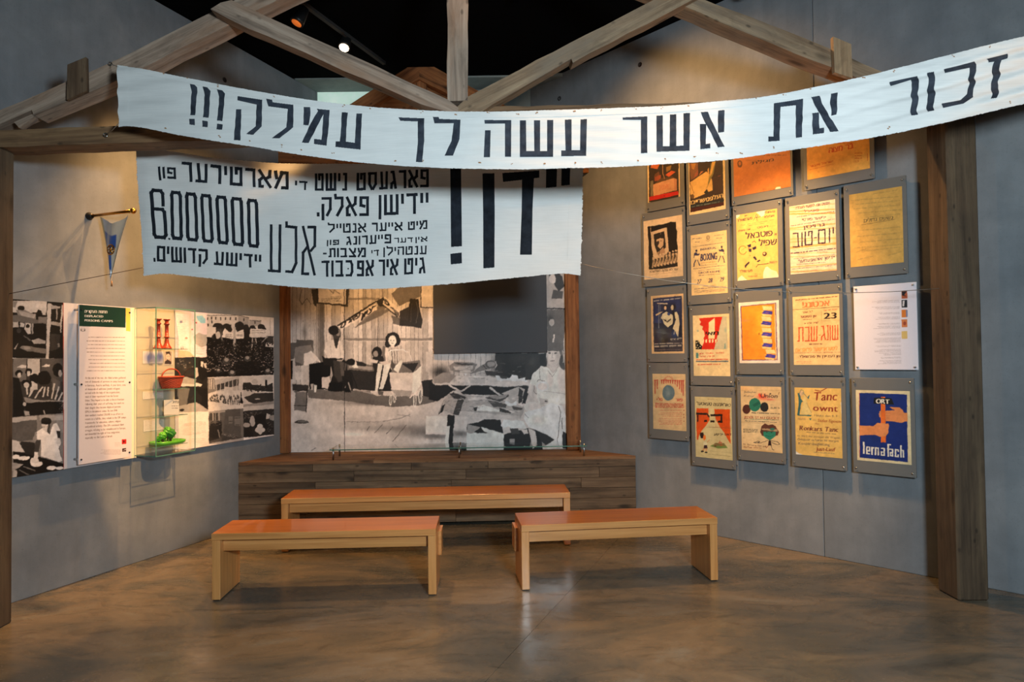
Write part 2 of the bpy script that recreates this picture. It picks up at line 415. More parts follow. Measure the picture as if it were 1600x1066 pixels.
# ------------------------------------------------------------------ front roof truss
TA = Vector((-3.22, 4.17, 0)); TB = Vector((2.96, 4.55, 0)); TD = (TB-TA).normalized(); TN = Vector((TD.y, -TD.x, 0))
def tp(px, py, off=0.0): return onp(px, py, TA+TN*off, TN)   # off > 0 is nearer the camera
tr = thing('roof_truss', (-.1, 4.36, 0), 'weathered grey timber roof truss with two posts, spanning the room in front of the benches', 'roof truss')
def member(name, pix, t, mat, off=0.0, rough=.004):
    P = [tp(x, y, off) for x, y in pix]
    # longest side sets the grain
    L = max(((P[(i+1) % len(P)]-P[i]) for i in range(len(P))), key=lambda v: v.length)
    return extr(name, P, TN, t, L, mat, tr, rough)
member('rafter', [(-40,188),(0,172),(105,127),(140,113),(175,97),(330,19),(445,-40),(560,-100),(580,-70),(450,-8),(362,36),(182,126),(150,140),(52,180),(50,172),(-40,212)], .15, M['truss'])
member('rafter', [(860,-100),(1090,-5),(1282,70),(1378,112),(1490,160),(1490,180),(1430,160),(1327,116),(1242,84),(1065,8),(840,-85)], .15, M['truss2'])
member('brace', [(329,14),(345,4),(362,0),(700,156),(716,168),(716,180),(657,163),(358,30)], .11, M['truss'], .12)
member('brace', [(715,166),(732,150),(1020,0),(1085,-32),(1100,-10),(1040,22),(895,98),(893,92),(869,106),(770,163),(745,180),(715,180)], .11, M['truss2'], .06)
member('king_post', [(699,-140),(731,-140),(731,157),(699,158)], .12, M['truss'], .06)
member('tie_beam', [(-60,205),(200,196),(700,168),(1100,160),(1530,146),(1530,182),(1100,195),(700,203),(330,219),(0,230),(-60,233)], .17, M['tie'], .0)
member('cleat_block', [(105,101),(134,89),(135,142),(104,156)], .03, M['blockd'], .035)
member('cleat_block', [(1302,57),(1330,69),(1332,122),(1304,113)], .035, M['block'], .04)
member('scarf_piece', [(22,191),(50,178),(53,183),(30,200)], .05, M['truss'], .02)
# posts
zt = tp(10, 232).z
box('post', Matrix.Identity(4), (-3.36, -3.12, 4.06, 4.28, 0, zt), M['post'], tr, .008).rotation_mode = 'XYZ'
def vpost(name, x0, x1, y0, y1, z1, mat, parent, b=.008, z0=0.0):
    c = Vector(((x0+x1)/2, (y0+y1)/2, z0)); Mx = frame(c, (0,0,1), (0,-1,0))   # local X is up, so the grain runs upward
    hx = (x1-x0)/2; hy = (y1-y0)/2
    return box(name, Mx, (0, z1-z0, -hx, hx, -hy, hy), mat, parent, b)
bpy.data.objects.remove(bpy.data.objects['post'])
vpost('post', -3.34, -3.125, 4.06, 4.28, zt, M['post'], tr)
vpost('post', 2.86, 3.06, 4.44, 4.66, tp(1490, 176).z, M['post'], tr, .012)

# ------------------------------------------------------------------ back truss framing the mural
bt = thing('mural_frame_truss', (-.9, 7.1, .64), 'brown timber gable truss on two posts framing the big mural', 'roof truss')
def bm_(name, pix, t, mat, y=7.08, rough=.003):
    P = [mur(a, b2, y) for a, b2 in pix]; L = max(((P[(i+1) % len(P)]-P[i]) for i in range(len(P))), key=lambda v: v.length)
    return extr(name, P, NB, t, L, mat, bt, rough)
bm_('rafter', [(649,97),(655,99),(655,124),(604,152),(470,238),(430,262),(405,262),(405,255),(550,161)], .1, M['postb'])
bm_('rafter', [(655,99),(664,97),(802,172),(930,255),(930,270),(905,270),(800,198),(655,124)], .1, M['postb'])
bm_('king_post', [(646,120),(666,122),(666,235),(646,235)], .06, M['postb'], 7.12)
bm_('brace', [(600,205),(646,160),(646,180),(618,215)], .05, M['postb'], 7.14)
bm_('brace', [(712,205),(666,160),(666,180),(696,215)], .05, M['postb'], 7.14)
bm_('tie_beam', [(405,232),(905,225),(905,262),(405,262)], .1, M['postb'], 7.07)
zb = mur(430, 250, 7.1).z
vpost('post', mur(427,600,7.1).x, mur(451,600,7.1).x, 7.08, 7.2, zb, M['postb'], bt, .005, .64)
vpost('post', mur(885,600,7.1).x, mur(906,600,7.1).x, 7.08, 7.2, zb, M['postb'], bt, .005, .64)
tp_ = mur(656, 96, 7.13); box('ridge_plate', Matrix.Translation(tp_), (-.05,.05,-.04,.04,0,.012), M['steel'], bt)
cb = tube('suspension_cable', [mur(651,96,7.13), Vector((mur(651,96,7.13).x, 7.13, 4.78))], .004, M['wire'], bt)

# ------------------------------------------------------------------ platform
PZ = .635
FLp = onz(359.5, 723, PZ); FRp = onz(993, 712.3, PZ)
pd = (FRp-FLp); pd.z = 0; plen = pd.length; pdn = pd.normalized(); pbk = Vector((-pdn.y, pdn.x, 0))
pt = thing('platform', (FLp+FRp)/2-Vector((0,0,PZ)), 'low plank-clad wooden platform under the mural behind the benches', 'platform')
W[pt.name] = pt.matrix_basis.copy()
Mp = frame((FLp.x, FLp.y, 0), pdn, (0,0,1))    # X along the front, Y into depth
box('core', Mp, (.05, plen-.05, .03, .52, .06, PZ-.03), M['edge'], pt)
rows = 6; hgt = (PZ-.03)/rows
for r in range(rows):
    x = 0.0; z1 = PZ-r*hgt; z0 = z1-hgt
    cuts = [0]; c = random.uniform(.5, 1.4)
    while c < plen-.35: cuts.append(c); c += random.uniform(.7, 1.5)
    cuts.append(plen)
    for a, b2 in zip(cuts[:-1], cuts[1:]):
        d = random.uniform(0, .004)
        cx = Mp @ Vector(((a+b2)/2, 0, (z0+z1)/2)); Mx = frame(cx, pdn, (0,0,1)); h2 = (z1-z0)/2
        box('plank', Mx, (-(b2-a)/2+.0012, (b2-a)/2-.0012, -d, .03, -h2+.0014, h2-.0014), M['plank'], pt, .002)
yl = .66
for r in range(5):   # top boards, trimmed to the side walls
    y0 = -.004+r*(yl/5); y1 = y0+yl/5-.003
    def clipx(side, yy):
        P = Mp @ Vector((0 if side == 0 else plen, yy, 0))
        # slide along the front direction until the wall is met
        if side == 0:
            for k in range(400):
                q = Mp @ Vector((k*.005-.3, yy, 0))
                if (q-WL0).dot(WLN) > .008: return max(k*.005-.3, 0.0)
        for k in range(500):
            q = Mp @ Vector((plen+.3-k*.005, yy, 0))
            if (q-WR0).dot(WRN) > .008: return min(plen+.3-k*.005, plen)
    cs = [random.uniform(.8, 1.6), random.uniform(2.2, 3.0)]
    xa0, xa1, xb0, xb1 = clipx(0,y0), clipx(0,y1), clipx(1,y0), clipx(1,y1)
    ed = [(xa0, xa1)] + [(c, c) for c in cs] + [(xb0, xb1)]
    for (p0, p1), (q0, q1) in zip(ed[:-1], ed[1:]):
        P = [Mp @ Vector(v) for v in ((p0+.001,y0,PZ),(q0-.001,y0,PZ),(q1-.001,y1,PZ),(p1+.001,y1,PZ))]
        extr('top_plank', P, Vector((0,0,1)), .028, pdn, M['planktop'], pt, .0005, 1.0)
# low glass rail on steel studs along the platform's front edge
gz = PZ+.10
g0 = onz(515, 703.5, gz); g1 = onz(917, 697, gz); gd = (g1-g0).normalized(); gb = Vector((-gd.y, gd.x, 0))
gt = thing('glass_shelf', (g0+g1)/2-Vector((0,0,.10)), 'long clear glass shelf on short steel studs on the platform', 'glass shelf')
Mg = frame(g0, gd, (0,0,1)); gl = (g1-g0).length
box('glass_sheet', Mg, (0, gl, 0, .34, -.004, .004), M['glass'], gt)
box('glass_edge', Mg, (0, gl, -.003, 0, -.005, .005), M['glassedge'], gt)
box('glass_edge', Mg, (-.003, 0, 0, .34, -.004, .004), M['glassedge'], gt)
for fx in (.012, .5, .99):
    for yy in (.02, .30):
        c = Mg @ Vector((fx*gl, yy, 0)); tube('stud', [Vector((c.x,c.y,PZ)), Vector((c.x,c.y,gz+.018))], .009, M['steel'], gt, 10)

# ------------------------------------------------------------------ benches
def bench(fl_, fr_, label):
    A = onz(*fl_, .45); B = onz(*fr_, .45); d = (B-A); L = d.length; d.normalize()
    Mb = frame((A.x, A.y, 0), d, (0,0,1)); D = .38
    t = tag(link('bench', None, Mb), label, 'bench')
    b = .003
    box('seat', Mb, (0, L, 0, D, .404, .45), M['beecht'], t, b)
    box('seat_lipping', Mb, (0, L, -.0025, .001, .405, .4495), M['beech'], t, .0008)
    for x0, x1 in ((0.0, .055), (L-.055, L)):
        Ml = Mb @ Matrix.Translation((x0, 0, 0)) @ Matrix.Rotation(-math.pi/2, 4, 'Y')
        box('leg', Ml, (.006, .4035, .002, D-.002, -.055, 0), M['beech'], t, b)
        box('glide', Mb, (x0+.008, x1-.008, .01, D-.01, 0, .006), M['blackmetal'], t)
    box('apron', Mb, (.0555, L-.0555, .055, .08, .318, .4035), M['beech'], t, .002)
    box('apron', Mb, (.0555, L-.0555, D-.06, D-.035, .318, .4035), M['beech'], t, .002)
    box('side_cleat', Mb, (-.024, -.0005, .20, D-.01, .215, .385), M['beech'], t, .002)
    box('side_cleat', Mb, (L+.0005, L+.024, .20, D-.01, .215, .385), M['beech'], t, .002)
    return t
bench((330.4,834), (681,826.5), 'light beech bench, front left of the three, beside the left wall')
bench((814.5,821), (1120.8,808.8), 'light beech bench, front right of the three, nearest the poster wall')
bench((439.2,779.2), (890.7,769.7), 'longest light beech bench, standing behind the other two and against the platform')
# ------------------------------------------------------------------ ceiling track and lamps
def lamp(p, aim, watts, cone, blend, label, lens, color=WARM, group=None, fixture=True):
    p = Vector(p); a = (Vector(aim)-p).normalized()
    t = thing('track_spotlight', p, label, 'spotlight', group)
    Mx = frame(p, a.orthogonal(), a)
    lathe('housing', [(.012,-.13),(.04,-.12),(.048,-.06),(.055,.0),(.058,.03),(.052,.03)], p, a, M['blackmetal'], t)
    lathe('lens', [(.001,.031),(.043,.031),(.043,.035),(.001,.038)], p, a, M[lens], t, 32)
    tube('stem', [p-a*.08, Vector((p.x,p.y,ZC+.02))], .01, M['blackmetal'], t)
    if watts > 0:
        l = bpy.data.lights.new('spot_beam', 'SPOT'); l.energy = watts*LGAIN*1.6; l.color = color; l.spot_size = math.radians(cone); l.spot_blend = blend; l.shadow_soft_size = .035
        o = bpy.data.objects.new('spot_beam', l); COL.objects.link(o); o.location = p+a*.06
        o.rotation_euler = a.to_track_quat('-Z', 'Y').to_euler()
#SPOTLABELS
for i, (x, y, z, ax, ay, az, wt, cone, bl) in enumerate(SPOTS):
    lab = {0: 'small round ceiling spotlight, lit, its bright lens facing out above the diagonal brace',
           1: 'dim black ceiling spotlight near the top edge, left of the lit one'}.get(i, 'black ceiling spotlight out of sight above the roof truss')
    lamp((x, y, z), (ax, ay, az), wt, cone, bl, lab, ('bulb', 'bulbdim')[i] if i < 2 else 'bulbsoft', group=None if i < 2 else 'spotlights above the truss')
q0 = Vector((-1.48, 6.3, 0)); 
tk = box('lighting_track', frame(q0+Vector((0,0,ZC)), -WLD, (0,0,1)), (-.6, 4.2, -.018, .018, -.03, .0), M['rail'])
tag(tk, 'dark lighting track running along the black ceiling above the left wall', 'lighting track')
#PARTS2
# ------------------------------------------------------------------ numpy projection
nF, nR, nU, nE = (np.array(v) for v in (F0, CR, CU, EYE))
def onp_np(px, py, P, N):
    d = nF*FPX + nR*(np.asarray(px)[..., None]-800) + nU*(533-np.asarray(py)[..., None])
    N = np.array(N); t = (np.array(P)-nE).dot(N)/(d @ N); return nE + d*t[..., None]
def project(p):
    v = np.array(p)-nE; z = v@nF; return (800+FPX*(v@nR)/z, 533-FPX*(v@nU)/z)

# ------------------------------------------------------------------ glyph outlines from Blender's own font
_gc = {}
def glyph(ch):
    if ch in _gc: return _gc[ch]
    cu = bpy.data.curves.new('g', 'FONT'); cu.body = ch; cu.resolution_u = 3
    ob = bpy.data.objects.new('g', cu); COL.objects.link(ob)
    dg = bpy.context.evaluated_depsgraph_get(); ev = ob.evaluated_get(dg); me = ev.to_mesh()
    n = len(me.vertices)
    if n == 0: r = (np.zeros((0,4)), .3)
    else:
        co = np.array([v.co[:2] for v in me.vertices]); cnt = {}
        key = {}
        rem = []
        for c in co:
            k = (round(float(c[0]),4), round(float(c[1]),4)); rem.append(key.setdefault(k, len(key)))
        for p in me.polygons:
            vv = list(p.vertices)
            for a, b in zip(vv, vv[1:]+vv[:1]):
                k = (min(rem[a],rem[b]), max(rem[a],rem[b])); cnt.setdefault(k, [0,(a,b)]); cnt[k][0] += 1
        E = np.array([[*co[a], *co[b]] for c_, (a,b) in cnt.values() if c_ % 2 == 1])
        mn = co[:,0].min(); E[:, [0,2]] -= mn; r = (E, co[:,0].max()-mn)
    ev.to_mesh_clear(); bpy.data.objects.remove(ob); bpy.data.curves.remove(cu)
    _gc[ch] = r; return r
def is_heb(s): return any('\u0590' <= c <= '\u05ff' for c in s)

class Cv:
    def __init__(s, quad, w, h, bg, ss=2):
        s.W, s.H, s.ss = int(w), int(h), ss; s.img = np.empty((s.H*ss, s.W*ss, 3)); s.img[:] = np.array(bg)/255.0
        s.o = (0, 0, 1.0)
        A = []; 
        for (x, y), (u, v) in zip(quad, ((0,0),(s.W*ss,0),(s.W*ss,s.H*ss),(0,s.H*ss))):
            A.append([x,y,1,0,0,0,-u*x,-u*y,u]); A.append([0,0,0,x,y,1,-v*x,-v*y,v])
        A = np.array(A, float); s.h = np.append(np.linalg.solve(A[:, :8], A[:, 8]), 1).reshape(3,3)
    def use(s, ox, oy, sc_): s.o = (ox, oy, sc_); return s
    def m(s, x, y):
        x = np.asarray(x, float)/s.o[2]+s.o[0]; y = np.asarray(y, float)/s.o[2]+s.o[1]
        d = s.h[2,0]*x+s.h[2,1]*y+1; return (s.h[0,0]*x+s.h[0,1]*y+s.h[0,2])/d, (s.h[1,0]*x+s.h[1,1]*y+s.h[1,2])/d
    def edges(s, E, col, a=1.0):
        if len(E) == 0: return
        E = np.asarray(E, float); x0, y0 = s.m(E[:,0], E[:,1]); x1, y1 = s.m(E[:,2], E[:,3])
        H, Wd = s.img.shape[:2]
        r0 = max(0, int(math.floor(min(y0.min(), y1.min())))); r1 = min(H, int(math.ceil(max(y0.max(), y1.max())))+1)
        if r1 <= r0: return
        ys = np.arange(r0, r1)[:, None]+.5
        hit = (y0[None] <= ys) != (y1[None] <= ys)
        with np.errstate(divide='ignore', invalid='ignore'):
            X = np.where(hit, x0[None]+(ys-y0[None])/(y1-y0)[None]*(x1-x0)[None], np.inf)
        X.sort(axis=1); col = np.array(col)/255.0
        for i in range(len(ys)):
            r = X[i]; k = int(np.isfinite(r).sum())
            for j in range(0, k-1, 2):
                a0 = max(0, int(math.ceil(r[j]-.5))); a1 = min(Wd, int(math.ceil(r[j+1]-.5)))
                if a1 > a0:
                    if a >= 1: s.img[r0+i, a0:a1] = col
                    else: s.img[r0+i, a0:a1] = s.img[r0+i, a0:a1]*(1-a)+col*a
    def P(s, pts, col, a=1.0):
        pts = list(pts); s.edges([[*p, *q] for p, q in zip(pts, pts[1:]+pts[:1])], col, a); return s
    def R(s, x0, y0, x1, y1, col, a=1.0): return s.P([(x0,y0),(x1,y0),(x1,y1),(x0,y1)], col, a)
    def E(s, cx, cy, rx, ry, col, a=1.0, rot=0.0, n=20):
        c, d = math.cos(rot), math.sin(rot)
        return s.P([(cx+rx*math.cos(t)*c-ry*math.sin(t)*d, cy+rx*math.cos(t)*d+ry*math.sin(t)*c) for t in (2*math.pi*k/n for k in range(n))], col, a)
    def L(s, pts, w_, col, a=1.0):
        for (x0,y0), (x1,y1) in zip(pts[:-1], pts[1:]):
            dx, dy = x1-x0, y1-y0; l = math.hypot(dx, dy) or 1; nx, ny = -dy/l*w_/2, dx/l*w_/2; ex, ey = dx/l*w_*.25, dy/l*w_*.25
            s.P([(x0+nx-ex,y0+ny-ey),(x1+nx+ex,y1+ny+ey),(x1-nx+ex,y1-ny+ey),(x0-nx-ex,y0-ny-ey)], col, a)
        return s
    def B(s, cx, cy, rx, ry, col, a=1.0):
        """soft round patch"""
        u, v = s.m(cx, cy); u1, _ = s.m(cx+rx, cy); _, v1 = s.m(cx, cy+ry); ru, rv = abs(u1-u)+1e-6, abs(v1-v)+1e-6
        H, Wd = s.img.shape[:2]; a0, a1 = max(0,int(u-2*ru)), min(Wd,int(u+2*ru)+1); b0, b1 = max(0,int(v-2*rv)), min(H,int(v+2*rv)+1)
        if a1 <= a0 or b1 <= b0: return s
        X = (np.arange(a0,a1)-u)/ru; Y = (np.arange(b0,b1)-v)/rv
        k = np.exp(-(X[None]**2+Y[:,None]**2)*1.2)[..., None]*a
        s.img[b0:b1, a0:a1] = s.img[b0:b1, a0:a1]*(1-k)+np.array(col)/255.0*k; return s
    def T(s, txt, x0, y0, x1, y1, h, col, bold=0.0, a=1.0, slant=0.0):
        heb = is_heb(txt); order = txt[::-1] if heb else txt
        gs = []; X = 0.0
        for ch in order:
            if ch == ' ': X += .34; continue
            E, w_ = glyph(ch); gs.append((E, X)); X += w_+.09
        X = max(X-.09, .1); cap = .60 if heb else .72
        dx, dy = x1-x0, y1-y0
        for E, ox in gs:
            if not len(E): continue
            for b in ((-bold/2, bold/2) if bold else (0,)):
                F = np.empty_like(E)
                for k in (0, 2):
                    u = (E[:,k]+ox)/X; v = E[:,k+1]/cap*h
                    F[:,k] = x0+dx*u+b+v*slant; F[:,k+1] = y0+dy*u-v
                s.edges(F, col, a)
        return s
    def S(s, x0, y0, x1, y1, n, h, col, a=.8, ragged=.15, right=False, y0b=None, y1b=None):
        """n rows of unreadably small print between corner (x0,y0) and (x1,y1); rows tilt if y0b/y1b given"""
        for i in range(n):
            f = i/max(1, n-1); ya = y0+(y1-y0)*f; yb = (y0b if y0b is not None else y0)+((y1b if y1b is not None else y1)-(y0b if y0b is not None else y0))*f
            xa, xb = x0, x1; cut = rng.uniform(0, ragged)*(x1-x0)
            if right: xa += cut
            else: xb -= cut
            x = xa
            while x < xb:
                w_ = min(rng.uniform(1.5, 6)*h, xb-x); t0 = (x-x0)/(x1-x0); t1 = (x+w_-x0)/(x1-x0)
                s.P([(x, ya+(yb-ya)*t0-h/2), (x+w_, ya+(yb-ya)*t1-h/2), (x+w_, ya+(yb-ya)*t1+h/2), (x, ya+(yb-ya)*t0+h/2)], col, a*rng.uniform(.6, 1))
                x += w_+h*.7
        return s
    def noise(s, amp, cell=1, mono=True):
        H, Wd = s.img.shape[:2]; n = rng.normal(0, amp, (H//cell+2, Wd//cell+2, 1 if mono else 3))
        n = np.kron(n, np.ones((cell, cell, 1)))[:H, :Wd]; s.img = np.clip(s.img+n, 0, 1); return s
    def crowd(s, x0, y0, x1, y1, n, r0, r1, lights=(150,200), darks=(15,55), yk=1.0):
        for k in range(n):
            f = (k/n); y = y0+(y1-y0)*(f**yk); x = rng.uniform(x0, x1); r = r0+(r1-r0)*f
            d = rng.uniform(*darks); l = rng.uniform(*lights)
            s.E(x, y+r*1.6, r*1.5, r*1.7, (d,d*.97,d*.95), 1, 0, 8); s.E(x, y, r*.75, r*.95, (l,l*.93,l*.9), 1, 0, 8); s.E(x, y-r*.55, r*.85, r*.6, (d,d,d), 1, 0, 8)
        return s
    def photo(s, warp=2.2, tone=.10, blur=1):
        """photographic roughening of the drawn print: wavering edges, uneven tone, softness"""
        H, Wd = s.img.shape[:2]
        def fb(cell):
            h, w_ = H//cell+3, Wd//cell+3; n = rng.normal(0, 1, (h, w_)); y = np.arange(H)/cell; x = np.arange(Wd)/cell
            y0 = y.astype(int); x0 = x.astype(int); fy = (y-y0)[:,None]; fx_ = (x-x0)[None]; fy = fy*fy*(3-2*fy); fx_ = fx_*fx_*(3-2*fx_)
            a = n[y0][:,x0]; b = n[y0][:,x0+1]; c_ = n[y0+1][:,x0]; d = n[y0+1][:,x0+1]
            return (a*(1-fx_)+b*fx_)*(1-fy)+(c_*(1-fx_)+d*fx_)*fy
        if warp:
            dx = (fb(5)*.7+fb(12)+fb(28)*.8)*warp; dy = (fb(5)*.7+fb(12)+fb(28)*.8)*warp
            yy = np.clip(np.arange(H)[:,None]+dy, 0, H-1).astype(int); xx = np.clip(np.arange(Wd)[None]+dx, 0, Wd-1).astype(int); s.img = s.img[yy, xx]
        for _ in range(blur):
            p = np.pad(s.img, ((1,1),(1,1),(0,0)), 'edge'); s.img = (p[:-2,1:-1]+p[2:,1:-1]+p[1:-1,:-2]+p[1:-1,2:]+p[1:-1,1:-1]*2)/6
        t = fb(4)*.5+fb(9)*.8+fb(22)*1.0+fb(60)*.8
        s.img = np.clip(s.img*(1+tone*t)[...,None]+tone*.06*t[...,None], 0, 1); return s
    def out(s):
        ss = s.ss; im = s.img.reshape(s.H, ss, s.W, ss, 3).mean(axis=(1,3)); im = np.clip(im, 0, 1)
        return np.where(im <= .04045, im/12.92, ((im+.055)/1.055)**2.4)

def print_mesh(name, M_, x0, x1, y0, y1, img, parent, bulge=None):
    """flat printed sheet in frame M_ (X right, Y up in the sheet, Z towards the viewer)"""
    H, Wd = img.shape[:2]
    xs = np.linspace(x0, x1, Wd); ys = np.linspace(y1, y0, H)
    X, Y = np.meshgrid(xs, ys); co = np.stack([X, Y, np.zeros_like(X)], -1).reshape(-1, 3)
    i = np.arange(H*Wd).reshape(H, Wd); q = np.stack([i[1:, :-1], i[1:, 1:], i[:-1, 1:], i[:-1, :-1]], -1).reshape(-1, 4)
    me = bpy.data.meshes.new(name); me.vertices.add(len(co)); me.vertices.foreach_set('co', co.ravel())
    me.loops.add(q.size); me.loops.foreach_set('vertex_index', q.ravel()); me.polygons.add(len(q))
    me.polygons.foreach_set('loop_start', np.arange(0, q.size, 4)); me.update(calc_edges=True)
    at = me.color_attributes.new('ink', 'FLOAT_COLOR', 'POINT'); c4 = np.ones((len(co), 4)); c4[:, :3] = img.reshape(-1, 3)
    at.data.foreach_set('color', c4.ravel()); return link(name, me, M_, parent, M['print'])

class Plane:
    """wall-parallel rectangle: P0 base point, D run to the right as seen from the room, N normal, off from the wall"""
    def __init__(s, P0, D, N, off): s.P0 = Vector(P0)+Vector(N)*off; s.D = Vector(D); s.N = Vector(N)
    def st(s, px, py): p = onp(px, py, s.P0, s.N); return (p-s.P0).dot(s.D), p.z
    def rect(s, q):
        a = [s.st(*p) for p in q]; return ((a[0][0]+a[3][0])/2, (a[1][0]+a[2][0])/2, (a[2][1]+a[3][1])/2, (a[0][1]+a[1][1])/2)  # s0,s1,z0,z1
    def pt(s, u, z): return s.P0+s.D*u+Vector((0,0,z))
    def quad(s, r): return [project(s.pt(r[0],r[3])), project(s.pt(r[1],r[3])), project(s.pt(r[1],r[2])), project(s.pt(r[0],r[2]))]
    def frame(s, r): c = s.pt((r[0]+r[1])/2, (r[2]+r[3])/2); return frame(c, s.D, s.N), (r[1]-r[0])/2, (r[3]-r[2])/2
def canvas(pl, r, dens, bg):
    q = pl.quad(r); w_ = (math.dist(q[0], q[1])+math.dist(q[2], q[3]))/2; h = (math.dist(q[0], q[3])+math.dist(q[1], q[2]))/2
    return Cv(q, max(8, w_*dens), max(8, h*dens), bg)
RIGHT = dict(P0=WR0, D=WRD, N=WRN); LEFT = dict(P0=WL0, D=WLD, N=WLN)
DENS = 1.5
# ------------------------------------------------------------------ block letters for the cloth banners
HB = {'א': (.8, [[(0,0),(1,1)],[(1,0),(.97,.35),(.62,.5)],[(.33,.42),(0,.62),(0,1),(.25,1)]]),
 'ב': (.7, [[(0,0),(.85,0),(.85,1)],[(0,1),(1,1)]]), 'ג': (.55, [[(.1,0),(.5,0),(1,1)],[(.74,.6),(.1,.75),(0,1)]]),
 'ד': (.7, [[(0,0),(1,0)],[(.78,0),(.78,1)]]), 'ה': (.7, [[(0,0),(1,0),(1,1)],[(0.03,.38),(.03,1)]]), 'ו': (.17, [[(.5,0),(.5,1)]]),
 'ז': (.4, [[(0,0),(1,0)],[(.5,0),(.5,1)]]), 'ח': (.7, [[(0,1),(0,0),(1,0),(1,1)]]), 'ט': (.75, [[(.5,.3),(.5,0),(1,0),(1,1),(0,1),(0,0)]]),
 'י': (.17, [[(.5,0),(.5,.4)]]), 'כ': (.65, [[(0,0),(.75,0),(1,.25),(1,.75),(.75,1),(0,1)]]), 'ל': (.7, [[(0,-.18),(.05,0),(1,0),(1,.5),(.3,1)]]),
 'מ': (.85, [[(.5,0),(1,0),(1,1),(.6,1)],[(.6,0),(0,1)],[(0,0),(.08,.38)]]), 'ם': (.7, [[(0,0),(1,0),(1,1),(0,1),(0,0)]]), 'נ': (.42, [[(.3,0),(1,0),(1,1),(0,1)]]),
 'ן': (.17, [[(.5,0),(.5,1.25)]]), 'ס': (.75, [[(0,0),(1,0),(1,.7),(.6,1),(.4,1),(.08,.7),(.08,0)]]), 'ע': (.75, [[(.2,0),(.3,1)],[(1,0),(.95,1),(0,1)]]),
 'פ': (.7, [[(.5,.5),(.05,.45),(.05,0),(1,0),(1,1),(0,1)]]), 'צ': (.75, [[(0,0),(1,1),(0,1)],[(1,0),(.9,.4),(.55,.5)]]),
 'ק': (.75, [[(0,0),(1,0),(1,.65),(.6,1)],[(.03,.42),(.03,1.25)]]), 'ר': (.62, [[(0,0),(1,0),(1,1)]]), 'ש': (.9, [[(0,0),(0,1),(1,1),(1,0)],[(.5,0),(.5,1)]]),
 'ת': (.75, [[(.2,0),(1,0),(1,1)],[(.25,0),(.25,1),(0,1)]]), '-': (.4, [[(0,.6),(1,.6)]]), '.': (.12, [[(.5,.93),(.5,1.03)]]),
 'l': (.7, [[(0,-.06),(0,.02),(1,.02),(1,.8),(.6,1),(0,1)]]), 'E': (.75, [[(.15,0),(.2,.97)],[(1,0),(1,1),(0,1)]]), 'A': (.85, [[(.05,0),(1,1)],[(.5,.0),(1,0),(1,.4),(.7,.5)],[(.4,.42),(.05,.55),(0,1),(.45,1)]]),
 '0': (.62, [[(.12,0),(.88,0),(1,.06),(1,.94),(.88,1),(.12,1),(0,.94),(0,.06),(.12,0)]]),
 '6': (.75, [[(.85,.3),(.85,.06),(.7,0),(.15,0),(0,.06),(.08,.94),(.2,1),(.85,1),(1,.94),(.95,.46),(.8,.4),(.05,.4)]])}
def seg_poly(a, b, t):
    dx, dy = b[0]-a[0], b[1]-a[1]; l = math.hypot(dx, dy) or 1; nx, ny = -dy/l*t/2, dx/l*t/2; ex, ey = dx/l*t*.48, dy/l*t*.48
    return [(a[0]+nx-ex,a[1]+ny-ey),(b[0]+nx+ex,b[1]+ny+ey),(b[0]-nx+ex,b[1]-ny+ey),(a[0]-nx-ex,a[1]-ny-ey)]
def word(txt, tl, tr, br, bl, th, org, gap=.16, rtl=True):
    """list of stroke quads in frame pixels; corners given in a zoomed view org = (ox, oy, scale)"""
    chars = list(txt)[::-1] if rtl else list(txt)
    h = ((bl[1]-tl[1])+(br[1]-tr[1]))/2; tot = sum(HB[c][0] for c in chars)+gap*(len(chars)-1); out = []; X = 0.0
    wd = tr[0]-tl[0]; tx = th/wd/2; ty = th/h/2
    for c in chars:
        w_, st = HB[c]; u0 = X/tot; u1 = (X+w_)/tot; X += w_+gap
        narrow = w_ < .2
        for pl in st:
            P = []
            for (x, y) in pl:
                u = (u0+u1)/2 if narrow else u0+tx+(u1-u0-2*tx)*x
                v = ty+(1-2*ty)*y
                top = (tl[0]+(tr[0]-tl[0])*u, tl[1]+(tr[1]-tl[1])*u); bot = (bl[0]+(br[0]-bl[0])*u, bl[1]+(br[1]-bl[1])*u)
                P.append(((top[0]+(bot[0]-top[0])*v)/org[2]+org[0], (top[1]+(bot[1]-top[1])*v)/org[2]+org[1]))
            for a, b in zip(P[:-1], P[1:]): out.append(seg_poly(a, b, th/org[2]*random.uniform(.94, 1.06)))
    return out
def zp(pts, org): return [(x/org[2]+org[0], y/org[2]+org[1]) for x, y in pts]

